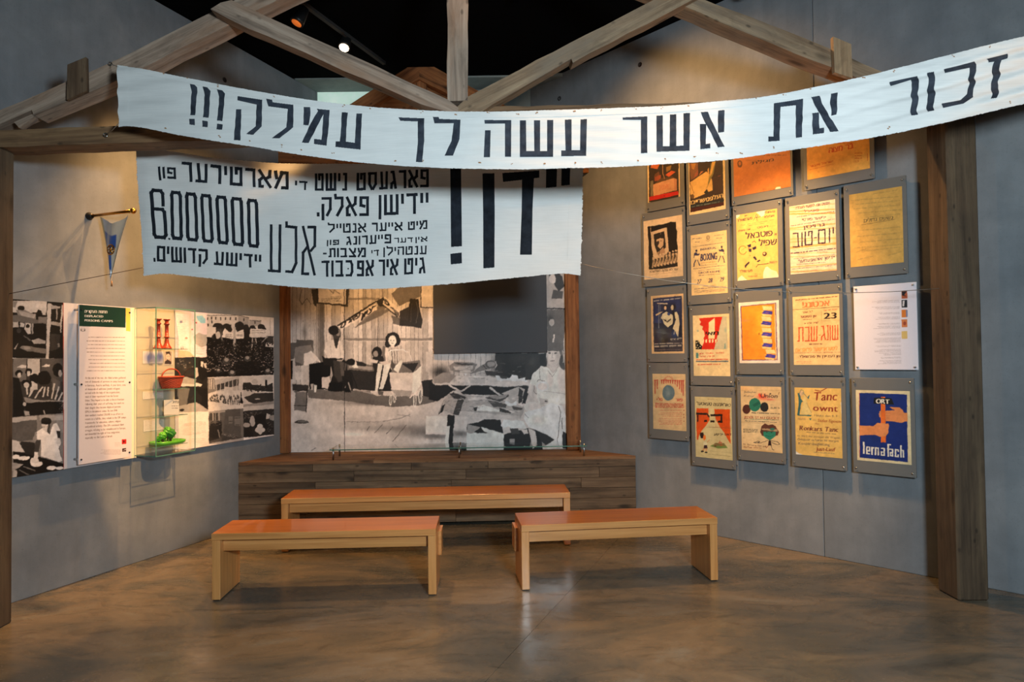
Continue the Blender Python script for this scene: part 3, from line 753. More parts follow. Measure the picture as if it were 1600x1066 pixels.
class Banner:
    def __init__(s, name, A, B, top, bot, disp, label, fray=.5, nu=500, nv=30):
        s.A = Vector(A); s.B = Vector(B); d = s.B-s.A; d.z = 0; s.D = d.normalized(); s.N = Vector((s.D.y, -s.D.x, 0)); s.disp = disp
        c = (s.A+s.B)/2; c.z = onp(700, np.interp(700, *zip(*bot)), s.A, s.N).z
        s.t = tag(link(name, None, frame(c, s.D, (0,0,1))), label, 'banner')
        tx, ty = zip(*top); bx, by = zip(*bot); x0, x1 = tx[0], tx[-1]
        U = np.linspace(0, 1, nu+1); V = np.linspace(0, 1, nv+1)
        xt = x0+(x1-x0)*U; xb = bx[0]+(bx[-1]-bx[0])*U
        yt = s.curve(xt, tx, ty)+rng.normal(0, fray*.35, nu+1); yb = s.curve(xb, bx, by)+rng.normal(0, fray*.5, nu+1)
        PX = xt[:,None]*(1-V)+xb[:,None]*V; PY = yt[:,None]*(1-V)+yb[:,None]*V
        PX[0] += rng.normal(0, fray, nv+1); PX[-1] += rng.normal(0, fray, nv+1)
        co = s.place(PX, PY, 0.0).reshape(-1, 3); i = np.arange((nu+1)*(nv+1)).reshape(nu+1, nv+1)
        q = np.stack([i[:-1,:-1], i[:-1,1:], i[1:,1:], i[1:,:-1]], -1).reshape(-1, 4)
        s.mesh('cloth', co, q, M['cloth'], True)
    def curve(s, x, xs, ys):
        xs = np.array(xs, float); ys = np.array(ys, float); y = np.interp(x, xs, ys)
        k = (xs[-1]-xs[0])/60; return (np.interp(x-k, xs, ys)+np.interp(x+k, xs, ys)+2*y)/4
    def place(s, PX, PY, off):
        p = onp_np(PX, PY, s.A, s.N); u = (p-np.array(s.A)) @ np.array(s.D); return p+np.array(s.N)*(s.disp(u, p[..., 2])+off)[..., None]
    def mesh(s, name, co, q, mat, smooth=False):
        Mi = np.array(W[s.t.name].inverted()); co = co @ Mi[:3,:3].T + Mi[:3,3]
        me = bpy.data.meshes.new(name); me.vertices.add(len(co)); me.vertices.foreach_set('co', co.ravel())
        me.loops.add(q.size); me.loops.foreach_set('vertex_index', q.ravel()); me.polygons.add(len(q))
        me.polygons.foreach_set('loop_start', np.arange(0, q.size, 4)); me.update(calc_edges=True)
        if smooth: me.polygons.foreach_set('use_smooth', [True]*len(me.polygons))
        return link(name, me, W[s.t.name], s.t, mat)
    def ink(s, polys, mat, name='lettering', off=.0012, dy=.5, dx=4.0):
        """painted shapes laid on the rippled cloth, cut in fine rows; polys is a list of closed pixel outlines"""
        rows = {}
        for P in polys:
            P = np.array(P, float); Q = np.roll(P, -1, 0); y0, y1 = P[:,1].min(), P[:,1].max()
            for k in range(int(math.floor(y0/dy)), int(math.ceil(y1/dy))):
                y = (k+.5)*dy; hit = (P[:,1] <= y) != (Q[:,1] <= y)
                if not hit.any(): continue
                X = np.sort(P[hit,0]+(y-P[hit,1])/(Q[hit,1]-P[hit,1])*(Q[hit,0]-P[hit,0]))
                for a, b in zip(X[::2], X[1::2]): rows.setdefault(k, []).append([a, b])
        qx = []; qy = []
        for k, sp in rows.items():
            sp.sort(); mg = [sp[0]]
            for a, b in sp[1:]:
                if a <= mg[-1][1]+.05: mg[-1][1] = max(mg[-1][1], b)
                else: mg.append([a, b])
            for a, b in mg:
                n = max(1, int((b-a)/dx)); e = np.linspace(a, b, n+1)
                for u, v in zip(e[:-1], e[1:]): qx.append((u, u, v, v)); qy.append((k*dy, (k+1)*dy, (k+1)*dy, k*dy))
        qx = np.array(qx); qy = np.array(qy); co = s.place(qx, qy, off).reshape(-1, 3); q = np.arange(len(co)).reshape(-1, 4)
        return s.mesh(name, co, q, mat)

# upper banner
def d1(u, z):
    k = 2*np.pi
    left = np.exp(-(u/.35)**2); right = 1/(1+np.exp(-(u-4.25)*4.0))
    a = .010*np.sin(k*(u/2.3+.1)) + .0035*np.sin(k*(u*.9-z*9.0))*(.25+left)
    a = a + .0085*right*np.sin(k*(z*11.5-u*3.1)+.5*np.sin(u*7)) + .003*right*np.sin(k*(z*21-u*5.0))
    a = a + .0015*np.sin(k*(u*1.7+z*16))
    return a
A1 = EYE+ray(185, 200)*(4.0/ray(185,200).y); B1 = EYE+ray(1600, 160)*(3.66/ray(1600,160).y)
top1 = [(184,102),(205,105),(300,124),(400,143),(500,158),(600,168),(700,174),(800,175),(900,172),(1040,166),(1100,160),(1200,150),(1290,132),(1380,112),(1460,92),(1600,58),(1740,20)]
bot1 = [(187,199),(205,196),(300,216),(400,230),(450,239),(550,252.5),(640,260),(700,263),(815,265.5),(960,262),(1135,250),(1235,234),(1360,215.5),(1384,211),(1480,192),(1600,163),(1740,125)]
b1 = Banner('banner', A1, B1, top1, bot1, d1, 'long narrow white cloth banner with one line of black Hebrew, hung highest', .5, 780, 40)
o1 = (0,0,4.0); o2 = (300,0,4.0); o3 = (640,0,4.0); o4 = (960,0,4.0); o5 = (1280,0,5.0)
L1 = [zp(p, o1) for p in (
 [(1195,530),(1215,527),(1238,550),(1238,580),(1225,725),(1195,725),(1203,580)],[(1190,748),(1224,748),(1223,786),(1190,782)],
 [(1272,545),(1298,547),(1320,572),(1310,740),(1275,738),(1285,600)],[(1270,757),(1304,762),(1302,799),(1270,795)],
 [(1358,555),(1385,558),(1410,588),(1395,760),(1362,757),(1375,610)],[(1360,775),(1395,780),(1393,815),(1358,812)])]
L1 += [zp(p, o2) for p in (
 [(288,603),(440,625),(437,790),(385,845),(342,840),(400,790),(405,655),(288,630)],[(280,685),(312,687),(305,880),(265,877)],
 [(462,613),(498,617),(505,640),(633,655),(632,795),(545,865),(500,863),(590,795),(598,680),(478,665)],
 [(697,668),(737,668),(738,720),(727,783),(695,780)],[(778,678),(822,683),(820,710),(727,893),(685,890),(740,770),(785,690)],
 [(778,678),(857,685),(852,790),(838,908),(760,898),(762,867),(808,872),(820,705),(790,700)],
 [(933,697),(971,700),(962,800),(960,883),(1015,890),(1025,705),(1060,707),(1055,800),(1050,932),(893,915),(896,883),(922,883),(930,790)],
 [(1288,730),(1450,737),(1450,880),(1437,1013),(1398,1010),(1410,900),(1410,757),(1300,752)])]
L1 += [zp(p, o3) for p in (
 [(143,722),(178,724),(185,742),(318,748),(312,870),(270,973),(218,972),(262,880),(276,770),(155,770)],
 [(468,752),(636,755),(635,983),(597,983),(597,775),(470,774)],[(472,817),(507,817),(503,985),(464,983)],
 [(690,757),(728,757),(730,948),(780,948),(778,757),(816,755),(816,948),(860,948),(860,755),(898,755),(897,985),(690,985)],
 [(970,752),(1012,750),(1012,942),(1065,943),(1068,750),(1108,748),(1103,977),(948,981),(948,945),(975,943)])]
L1 += [zp(p, o4) for p in (
 [(50,738),(205,730),(205,958),(165,960),(165,752),(52,752)],
 [(262,725),(302,722),(303,915),(345,915),(347,717),(387,714),(387,912),(432,910),(432,708),(473,705),(470,942),(263,950)],
 [(540,700),(585,698),(612,760),(690,915),(648,920),(605,830),(565,760)],[(650,690),(690,685),(688,822),(650,828),(648,760)],[(535,775),(575,775),(572,900),(600,895),(600,925),(538,932)],
 [(1000,642),(1183,613),(1175,855),(1137,860),(1137,655),(1042,665),(1040,700),(1035,878),(965,882),(965,850),(998,850)],
 [(1232,605),(1283,597),(1320,680),(1405,818),(1350,823),(1305,740),(1275,690)],[(1355,585),(1397,577),(1392,712),(1360,720),(1352,640)],[(1240,705),(1280,700),(1285,800),(1312,795),(1312,830),(1242,838)])]
L1 += [zp(p, o5) for p in (
 [(550,640),(770,592),(772,700),(760,905),(712,908),(718,720),(715,625),(560,672)],
 [(845,568),(898,560),(893,650),(900,690),(888,870),(838,880),(838,760),(845,690)],
 [(975,540),(1210,482),(1215,560),(1192,765),(1110,820),(955,852),(955,810),(1100,785),(1148,740),(1165,600),(1160,540),(972,578)],
 [(1300,465),(1455,430),(1457,465),(1410,480),(1400,560),(1382,768),(1332,775),(1340,600),(1350,493),(1305,500)])]
b1.ink(L1, M['paint'])
b1.ink([[(184,102),(201,104.5),(202,197),(187,199.5)]], M['cloth'], 'side_hem', .003)
# stitched top hem, a strip of doubled cloth
xs = np.linspace(206, 1735, 90); tt = b1.curve(xs, *map(np.array, zip(*top1)))
b1.ink([list(zip(xs, tt+.8))+list(zip(xs[::-1], tt[::-1]+8.5+.0025*(xs[::-1]-200)))], M['cloth'], 'top_hem', .0022, .5, 6.0)
st = []
for px in list(range(250, 1600, 46)):
    for which in (0, 1):
        if random.random() < .75:
            x = px+random.uniform(-12, 12); y = np.interp(x, *zip(*(top1 if which == 0 else bot1))) + (3 if which == 0 else -9)+random.uniform(-1.5, 1.5)
            for _ in range(2):
                a, b = x+random.uniform(-2,2), y+random.uniform(-2,2); r = random.uniform(.5, 1.1)
                st.append([(a-r*1.5,b-r),(a+r,b-r*.7),(a+r*1.4,b+r),(a-r,b+r*.8)])
b1.ink(st, M['stain'], 'rust_marks', .0032)

# lower banner
def d2(u, z):
    k = 2*np.pi
    return .012*np.sin(k*(u/1.9+.2)) + .004*np.sin(k*(u*2.1+z*1.5)) + .002*np.sin(k*(z*7-u*1.1)) + .006*np.exp(-((u-.08)/.06)**2)
A2 = EYE+ray(214, 430)*(4.72/ray(214,430).y); B2 = EYE+ray(908, 420)*(4.82/ray(908,420).y)
top2 = [(213.5,233),(234,232.5),(335,247),(420,254),(520,256),(620,256),(760,252),(912,243)]
bot2 = [(227,432),(254,427),(380,441),(450,447.5),(520,452),(600,451.5),(660,447.5),(727,442),(804,434),(882,426.5),(907.6,430.5)]
b2 = Banner('banner', A2, B2, top2, bot2, d2, 'broad white cloth banner with many black lines and the number 6.000000, hung lower', .6, 420, 110)
zA = (200,220,4.4406); zB = (480,220,4.4417); zC = (660,220,4.443)
L2 = []
def wd_(txt, tl, tr, br, bl, th, org, **k): L2.extend(word(txt, tl, tr, br, bl, th, org, **k))
wd_('פון', (212,180), (337,190), (337,268), (220,262), 16, zA)
wd_('מארטירער', (377,147), (1112,212), (1112,337), (380,285), 21, zA)
wd_('די', (1155,272), (1242,277), (1242,342), (1155,335), 14, zA)
wd_('נישט', (50,225), (278,222), (278,348), (50,345), 18, zB)
wd_('פארגעסט', (343,223), (845,200), (845,325), (343,347), 18, zB)
wd_('פאלק.', (68,388), (430,386), (430,525), (68,522), 20, zB)
wd_('יידישן', (497,378), (843,364), (843,508), (497,520), 20, zB)
wd_('אנטייל', (140,575), (410,572), (410,636), (140,638), 12, zB)
wd_('אייער', (450,572), (662,565), (662,625), (450,632), 12, zB)
wd_('מיט', (700,565), (835,552), (835,615), (700,622), 12, zB)
wd_('פון', (135,688), (220,685), (220,722), (135,726), 10, zB)
wd_('פייערונג', (270,664), (585,650), (585,714), (270,724), 12, zB)
wd_('דער', (605,677), (735,672), (735,706), (605,712), 8, zB)
wd_('אין', (752,670), (835,665), (835,700), (752,706), 9, zB)
wd_('מצבות-', (108,746), (407,742), (407,808), (108,810), 13, zB)
wd_('די', (445,760), (500,757), (500,798), (445,802), 9, zB)
wd_('ענטהילן', (530,742), (830,728), (830,790), (530,800), 11, zB)
wd_('כבוד', (97,832), (320,828), (320,942), (97,945), 17, zB)
wd_('אפ', (345,832), (465,826), (460,940), (345,942), 17, zB)
wd_('איר', (497,827), (637,820), (630,934), (497,938), 16, zB)
wd_('גיט', (675,820), (825,810), (822,922), (675,932), 16, zB)
L2 += [zp(p, zB) for p in ([(280,883),(290,883),(290,893),(280,893)],[(366,880),(376,880),(376,890),(366,890)])]
for x0, x1, t0, t1, c in ((160,278,335,685,'6'),(295,383,347,692,'0'),(397,487,357,700,'0'),(502,590,368,709,'0'),(608,695,378,720,'0'),(711,802,388,732,'0'),(820,905,398,742,'0')):
    wd_(c, (x0,t0), (x1-8,t0+7), (x1+6,t1+3), (x0+14 if c == '6' else x0+12,t1-5), 23, zA, rtl=False)
L2.append(zp([(286,676),(300,677),(300,690),(286,689)], zA))
wd_('E', (968,575), (1060,578), (1058,915), (968,910), 19, zA)
wd_('l', (1087,575), (1173,585), (1170,920), (1088,915), 19, zA)
wd_('A', (1200,588), (1306,590), (1300,935), (1198,930), 19, zA)
wd_('יידישע', (597,765), (923,792), (923,885), (597,862), 17, zA)
wd_('קדושים.', (183,728), (555,755), (555,858), (183,838), 17, zA)
L2 += [zp(p, zC) for p in ([(193,120),(268,120),(275,735),(200,740)],[(195,787),(273,778),(275,853),(198,860)],
 [(417,228),(500,225),(502,500),(500,880),(423,887),(422,500)],[(555,222),(812,205),(812,255),(560,285)],[(692,250),(775,250),(765,480),(760,790),(678,790),(690,480)],
 [(860,140),(937,140),(932,318),(858,326)],[(968,140),(1040,140),(1032,303),(965,310)])]
b2.ink(L2, M['paint2'])
b2.ink([[(214,233.5),(230,233),(243,429.5),(227.5,432)]], M['cloth'], 'side_hem', .003)
b2.ink([[(892,243),(911.5,243),(907,430),(886,426.5)]], M['cloth'], 'side_hem', .003)

# cords, hook and stay wires
eye_ = tp(165, 211, .012)
hk = thing('screw_eye', eye_, 'small steel screw eye in the tie beam below the upper banner corner', 'hook')
tube('ring', [eye_+TD*(.012*math.cos(a))+Vector((0,0,.012*math.sin(a))) for a in (2*math.pi*k/12 for k in range(12))], .0032, M['steel'], hk, 6, True)
tube('shank', [eye_+Vector((0,0,0))-TN*.014, eye_], .003, M['steel'], hk, 6)
c1 = Vector(b1.place(np.array([187.5]), np.array([193.0]), .004)[0])
tube('cord', [eye_, eye_.lerp(c1, .5)+Vector((0,0,-.006)), c1], .0022, M['wire'], hk, 5)
eye2 = tp(172, 100, .004)
hk2 = thing('screw_eye', eye2, 'small steel hook holding the top left corner of the upper banner to the rafter', 'hook')
tube('ring', [eye2+TD*(.011*math.cos(a))+Vector((0,0,.011*math.sin(a))) for a in (2*math.pi*k/12 for k in range(12))], .003, M['steel'], hk2, 6, True)
tube('shank', [eye2-TN*.014, eye2], .003, M['steel'], hk2, 6)
tube('cord', [eye2, Vector(b1.place(np.array([186.0]), np.array([105.0]), .004)[0])], .0022, M['wire'], hk2, 5)
pl_ = Vector((-3.123, 4.2, 0)); pl_ = onp(20, 458, pl_, Vector((0,1,0)).normalized())
cA = Vector(b2.place(np.array([225.0]), np.array([419.0]), .002)[0])
tag(tube('stay_wire', [Vector((-3.125,4.24,pl_.z)), cA], .0022, M['cord']), 'thin dark wire from the left post to the lower banner', 'wire')
cB = Vector(b2.place(np.array([907.0]), np.array([412.0]), .002)[0])
cE = Vector((2.862, 4.56, 0)); cE.z = onp(1459, 451, cE, Vector((0,1,0))).z
tag(tube('stay_wire', [cB.lerp(cE, k/8)-Vector((0,0,.10*4*(k/8)*(1-k/8))) for k in range(9)], .0022, M['wire']), 'thin pale wire from the lower banner across the posters to the right post', 'wire')

# ------------------------------------------------------------------ pennant on its rod
q = math.radians(0); base = wallL(139, 338); n = WLN
pt_ = thing('pennant', base, 'small blue and ivory satin pennant hanging from a rod on the left wall', 'pennant')
R1_ = base+n*.44
tube('rod', [base+n*.012, base+n*.25, R1_], .011, M['brass'], pt_, 10)
lathe('wall_flange', [(.03,0),(.03,.008),(.018,.02),(.018,.035)], base, n, M['blackmetal'], pt_)
lathe('knob', [(.004,0),(.017,.006),(.022,.02),(.017,.034),(.004,.04)], R1_-n*.006, n, M['brass'], pt_)
def pen(u, v):   # u across 0..1, v down 0..1
    p = base+n*(.115+.295*(u*(1-v)+.40*v)) + Vector((0,0,-.045-.085*(u*(1-u)*(1-v))*1.6-.455*v+.035*abs(u-.5)*2*(1-v)))
    return p + WLD*(.014*math.sin(u*9+v*3)*(1-v*.6))
vs = []; fs = []; cols = []
nu, nv = 26, 40
for j in range(nv+1):
    for i in range(nu+1):
        u, v = i/nu, j/nv; vs.append(pen(u, v))
        blue = (u < .62 and .22 < v < .44 and u < .9-(v-.2)) or (u < .45 and .5 < v < .82); c = (50,84,150) if blue else ((176,172,172) if u < .5 else (206,190,168))
        if abs(u-.5) > .44: c = (176,150,110)
        cols.append((*s2l(tuple(x/255 for x in c)), 1))
for j in range(nv):
    for i in range(nu): fs.append((j*(nu+1)+i, j*(nu+1)+i+1, (j+1)*(nu+1)+i+1, (j+1)*(nu+1)+i))
me = mesh('satin_flag', vs, fs, True); at = me.color_attributes.new('ink', 'FLOAT_COLOR', 'POINT'); at.data.foreach_set('color', np.array(cols).ravel())
t = NT('printed_satin'); a = t.n.new('ShaderNodeVertexColor'); a.layer_name = 'ink'; t.set(t.mix(.15, a.outputs[0], t.noise(t.coords((1,1,1)), 20, 3, .5), 'MULTIPLY'), .28, spec=.6, Sheen__Weight=.3)
Mi = W[pt_.name]
for v in me.vertices: v.co = Mi.inverted() @ v.co
link('satin_flag', me, Mi, pt_, t.m)
for u in (.0, 1.0):
    tube('tie_cord', [base+n*(.115+.295*u+(-.03 if u < .5 else .03)), pen(u, 0)], .004, M['string'], pt_, 6)
ec = pen(.52, .46)-WLD*.016
tube('emblem_ring', [ec+n*(.036*math.cos(a))+Vector((0,0,.036*math.sin(a))) for a in (2*math.pi*k/20 for k in range(20))], .004, M['brass'], pt_, 6, True)
for k in range(3):
    a = k*math.pi/3; tube('emblem_bar', [ec+n*(.032*math.cos(a))+Vector((0,0,.032*math.sin(a))), ec-n*(.032*math.cos(a))-Vector((0,0,.032*math.sin(a)))], .0035, M['brass'], pt_, 6)
tube('tassel', [pen(.5,1), pen(.5,1)-Vector((0,0,.04))], [.004,.007], M['string'], pt_, 6)

# ------------------------------------------------------------------ the big photograph behind the platform
def g_(v, w_=1.0): return (v, v*(1-.035*w_), v*(1-.06*w_))
MZ = (430, 440, 3.8077); MZ2 = (670, 540, 6.196); MZ3 = (500, 430, 8.0)
Pm = Plane((0, 7.17, 0), (1,0,0), (0,-1,0), 0)
rm = Pm.rect([(452,262),(883,262),(885,704),(453,708)]); rm = (rm[0], rm[1], PZ+.004, rm[3])
qm = Pm.quad(rm); cm_ = Cv(qm, 433*1.45, 446*1.2, g_(176)); c = cm_
mt_ = thing('photo_mural', Pm.pt((rm[0]+rm[1])/2, PZ), 'huge black-and-white photo mural of people in a barrack room, standing on the platform', 'photo mural')
c.use(*MZ)
# plank wall
for k in range(40):
    x = 75+k*26+rng.uniform(-5, 5); v = rng.uniform(150, 196); c.R(x, -800, x+27, 640, g_(v)); c.L([(x,-800),(x,640)], 2.0, g_(96), .8)
for k in range(60): c.E(rng.uniform(80,960), rng.uniform(-600,420), 3, 4, g_(100), .5, 0, 8)
c.B(90, 180, 90, 160, g_(120), .5); c.R(240,-40,295,640,g_(88),.45); c.R(265,-100,292,640,g_(70),.35)
c.R(400,96,620,108,g_(112),.8); c.R(405,336,935,352,g_(120),.9); c.R(405,350,935,356,g_(205),.5); c.L([(614,100),(610,400)],4,g_(70),.8); c.L([(640,-60),(636,110)],4,g_(70),.7)
# frames on the wall
c.P([(240,-40),(445,-40),(432,150),(246,130)], g_(66)); c.P([(256,-40),(420,-40),(420,136),(258,122)], g_(190)); c.L([(320,45),(345,72),(352,50),(385,75)],3,g_(90)); c.S(330,90,400,98,2,3,g_(60)); c.S(275,102,400,118,3,3,g_(60))
c.L([(160,45),(145,110),(160,135),(190,100),(215,135)],4,g_(84),.8); c.P([(215,45),(245,45),(245,150),(228,130)],g_(70))
c.P([(862,-60),(935,-60),(935,156),(862,150)], g_(190)); c.L([(866,-40),(866,150),(935,156)],6,g_(60))
# shadow of the cloth, dark bundle
c.P([(690,70),(800,-20),(862,-20),(862,90),(735,145)], g_(104)); c.P([(470,272),(600,180),(690,160),(690,170),(480,272)], g_(100),.8); c.P([(610,150),(660,140),(640,200),(470,275)],g_(104),.8)
c.P([(690,200),(760,220),(740,260),(700,250)], g_(100))
c.P([(800,100),(850,104),(862,180),(878,230),(868,280),(800,266),(738,262),(742,200),(790,180)], g_(52)); c.P([(738,175),(800,150),(790,230),(742,230)], g_(60)); c.L([(840,120),(850,180),(835,250)],3,g_(92)); c.L([(812,130),(806,240)],3,g_(78))
# cloth with Hebrew lettering
c.P([(372,268),(598,130),(606,168),(400,282)], g_(196)); c.L([(370,262),(600,118)],9,g_(58)); c.P([(600,118),(645,92),(655,150),(620,150)], g_(58))
c.P([(650,88),(742,165),(735,210),(640,132)], g_(194)); c.L([(638,136),(728,210)],7,g_(60))
c.T('פארט', 388,282,502,210,34,g_(44),5,slant=.2); c.T('ציון', 508,224,578,178,34,g_(44),5,slant=.2); c.L([(583,152),(598,143)],5,g_(54)); c.T('אר', 698,184,742,215,34,g_(44),5,slant=-.3); c.T('פ', 652,128,684,152,30,g_(44),5,slant=-.3)
# floor
c.P([(75,640),(935,600),(1900,600),(1900,1400),(75,1400)], g_(186)); c.P([(190,640),(560,650),(600,680),(935,680),(1000,700),(860,735),(680,745),(460,715),(200,690)], g_(92),.9)
c.B(540,720,200,16,g_(90),.6); c.B(160,700,60,14,g_(120),.4)
for k in range(14): c.L([(420+k*17,833+rng.uniform(-2,2)),(434+k*17,832+rng.uniform(-2,2))],3,g_(100),.7)
c.L([(640,832),(740,812),(800,790)],4,g_(100),.7); c.L([(725,790),(800,800)],4,g_(120),.6)
c.B(720,870,260,22,g_(110),.6); c.B(900,895,150,32,g_(84),.7); c.B(600,840,200,12,g_(140),.4); c.B(460,905,130,22,g_(214),.8); c.B(700,940,240,20,g_(196),.5)
for x0,y0,x1,y1 in ((780,850,700,950),(640,850,590,900),(700,862,660,905),(560,860,545,885),(215,1005,242,988)): c.L([(x0,y0),(x1,y1)],3.5,g_(80),.8)
c.E(158,834,45,11,g_(70)); c.E(163,832,32,6,g_(112))
# left clutter
c.P([(75,362),(125,362),(125,345),(228,348),(228,500),(75,500)], g_(88)); c.B(175,300,16,40,g_(70),.6); c.P([(120,390),(215,375),(235,440),(180,500),(110,470)], g_(120))
c.P([(172,430),(215,410),(245,440),(278,485),(240,470),(210,498),(172,500)], g_(196)); c.P([(170,498),(200,498),(200,620),(170,610)], g_(176)); c.P([(202,490),(330,470),(330,640),(204,640)], g_(26))
c.P([(80,470),(118,455),(120,500),(150,505),(160,530),(90,530)], g_(168)); c.P([(82,470),(104,470),(104,590),(82,590)], g_(36)); c.P([(118,540),(165,536),(168,580),(122,584)], g_(188)); c.P([(80,580),(110,580),(104,800),(84,800)], g_(180))
c.P([(105,608),(200,615),(196,650),(105,648)], g_(62)); c.P([(85,675),(130,680),(128,720),(85,716)], g_(190)); c.P([(120,655),(190,655),(188,770),(112,765)], g_(110)); c.L([(192,640),(184,775)],5,g_(40)); c.L([(112,735),(190,738)],4,g_(50)); c.L([(112,655),(190,640)],4,g_(50))
c.P([(275,566),(325,564),(330,600),(318,638),(278,628)], g_(184)); c.P([(212,608),(228,608),(226,640),(214,640)],g_(170)); c.P([(230,612),(248,615),(244,658),(232,655)],g_(206))
# seated man
c.P([(280,440),(300,455),(400,455),(432,480),(430,560),(410,650),(330,655),(310,640),(345,560),(330,500),(290,500)], g_(40)); c.P([(345,470),(385,470),(400,590),(380,600),(352,560)], g_(64)); c.P([(385,470),(428,490),(410,560),(392,560)],g_(84))
c.P([(300,362),(345,345),(385,350),(402,365),(408,455),(318,455),(312,450),(292,410)], g_(196)); c.P([(400,345),(440,360),(425,440),(405,440)],g_(150),.6); c.L([(330,380),(335,450)],2,g_(150)); c.L([(385,370),(388,450)],2,g_(150)); c.P([(345,330),(382,330),(368,395),(360,395)], g_(56)); c.E(365,308,26,32,g_(70)); c.E(372,302,14,20,g_(128)); c.E(348,290,30,28,g_(40)); c.L([(370,465),(395,470),(412,455)],9,g_(150))
c.P([(320,600),(400,600),(395,655),(316,650)], g_(24)); c.P([(410,630),(445,640),(450,660),(412,656)], g_(30)); 
# bench with clothes
c.P([(430,490),(600,495),(600,540),(430,530)], g_(104)); c.P([(440,500),(580,505),(580,526),(440,515)], g_(150)); c.P([(440,525),(600,535),(600,650),(450,640)], g_(54)); c.E(450,478,26,20,g_(36)); c.P([(455,505),(480,488),(498,512),(470,516)], g_(206)); c.P([(480,470),(545,490),(540,505),(490,500)], g_(50)); c.P([(410,530),(450,525),(465,600),(460,650),(420,640)],g_(40)); c.L([(455,540),(490,640)],5,g_(36)); c.L([(435,600),(450,645)],7,g_(160)); c.L([(470,640),(580,665)],8,g_(150)); 
# child, woman
c.P([(590,500),(700,500),(700,650),(600,650),(585,600)], g_(46)); c.P([(640,380),(668,400),(668,500),(630,500)], g_(110))
c.E(606,422,30,34,g_(40)); c.E(598,430,15,20,g_(140)); c.P([(580,450),(640,440),(655,500),(600,540),(580,500)], g_(48)); c.P([(560,455),(612,470),(605,485),(565,480)], g_(186))
c.E(698,345,43,46,g_(44)); c.E(668,372,18,22,g_(48)); c.E(728,352,18,26,g_(46)); c.E(697,352,24,31,g_(206)); c.E(688,350,3,2.5,g_(70)); c.E(706,350,3,2.5,g_(70)); c.L([(692,367),(704,367)],2.5,g_(110)); c.P([(688,378),(708,378),(710,400),(684,400)],g_(190))
c.P([(658,398),(690,390),(735,395),(745,470),(735,520),(690,525),(660,480)], g_(170)); 
for k in range(9): c.L([(668+k*8,400+k%3*8),(676+k*7,470+k%2*20)],4,g_(84 if k%2 else 215),.8)
c.P([(655,392),(668,392),(668,480),(656,480)], g_(196)); c.P([(615,478),(665,470),(690,490),(680,520),(650,500)], g_(190))
c.P([(612,485),(640,490),(628,560),(606,660),(592,665),(600,580)], g_(206)); c.P([(645,495),(684,490),(670,560),(640,640),(618,640),(638,560)], g_(208)); c.P([(586,650),(606,655),(606,672),(584,668)],g_(190)); c.P([(610,648),(645,655),(640,680),(615,675)],g_(90))
# pram
c.L([(676,420),(690,408),(760,405),(798,425),(815,480),(817,560)],7,g_(214)); c.L([(676,420),(690,510)],7,g_(200)); c.P([(735,410),(800,420),(815,480),(760,480)],g_(176),.6)
c.P([(700,490),(860,465),(866,500),(820,545),(690,540)], g_(110)); c.P([(745,488),(850,482),(820,540),(800,520)],g_(50)); c.P([(700,520),(745,465),(760,470),(735,545)], g_(206)); c.P([(690,465),(715,500),(700,525),(685,510)],g_(80))
c.P([(680,540),(818,542),(815,650),(800,682),(715,678),(690,640)], g_(194)); c.P([(818,542),(868,500),(866,610),(835,660),(812,660)], g_(206)); c.P([(690,640),(815,650),(802,682),(716,678)],g_(150))
for cx, cy, rx, ry in ((686,705,9,34),(710,692,9,26),(830,705,10,44),(862,680,12,48)):
    c.E(cx,cy,rx,ry,g_(206)); c.E(cx,cy,rx*.55,ry*.8,g_(90)); c.L([(cx,cy-ry),(cx,cy+ry)],2.5,g_(190))
c.L([(690,650),(720,700)],6,g_(200)); c.L([(800,690),(850,650)],8,g_(200)); c.P([(870,590),(935,580),(935,690),(880,680)],g_(48))
c.L([(409,-700),(413,1040)],3.0,g_(30)); c.L([(935,400),(962,420),(962,560)],3,g_(40))
# right side
c.use(*MZ2)
c.R(-30,60,640,250,g_(186),1)
for x in (40,82,120,190,240,290,340,405,450,500,550,605): c.L([(x,70),(x,300)],3,g_(110))
c.R(640,70,1060,330,g_(44)); c.B(660,200,60,140,g_(66),.8); c.P([(1010,90),(1085,85),(1085,200),(1000,260)],g_(90)); c.B(900,120,120,60,g_(74),.6)
c.B(110,250,90,60,g_(46),.9); c.P([(0,330),(60,380),(240,380),(270,440),(80,540),(0,520)], g_(40))
c.P([(45,310),(140,260),(200,270),(262,290),(200,360),(50,362)], g_(136)); c.P([(195,190),(250,155),(400,160),(470,180),(430,250),(330,270),(210,240)], g_(128)); c.P([(230,200),(430,195),(420,235),(260,232)],g_(176)); c.P([(240,160),(440,180),(400,190),(260,180)],g_(70))
c.P([(430,250),(520,180),(620,135),(655,150),(650,210),(560,230),(400,275)], g_(120)); c.E(595,180,50,40,g_(92)); c.E(600,178,38,28,g_(150)); c.L([(520,185),(560,225)],6,g_(50)); c.L([(640,150),(655,190),(640,215)],6,g_(196)); c.P([(300,240),(400,232),(410,262),(350,275),(300,262)],g_(184))
c.P([(540,240),(660,250),(640,290),(560,290)],g_(70)); c.P([(262,295),(500,290),(960,330),(965,378),(640,392),(270,340)], g_(196)); c.P([(380,300),(540,310),(540,370),(400,362)],g_(176)); 
c.P([(640,285),(780,320),(800,278),(860,290),(862,320),(940,305),(950,345),(660,335)], g_(214)); c.P([(680,290),(760,300),(750,325),(690,310)],g_(70)); c.P([(860,290),(920,295),(900,320)],g_(60)); c.L([(352,275),(350,320),(346,410)],7,g_(196)); c.E(354,275,12,10,g_(214))
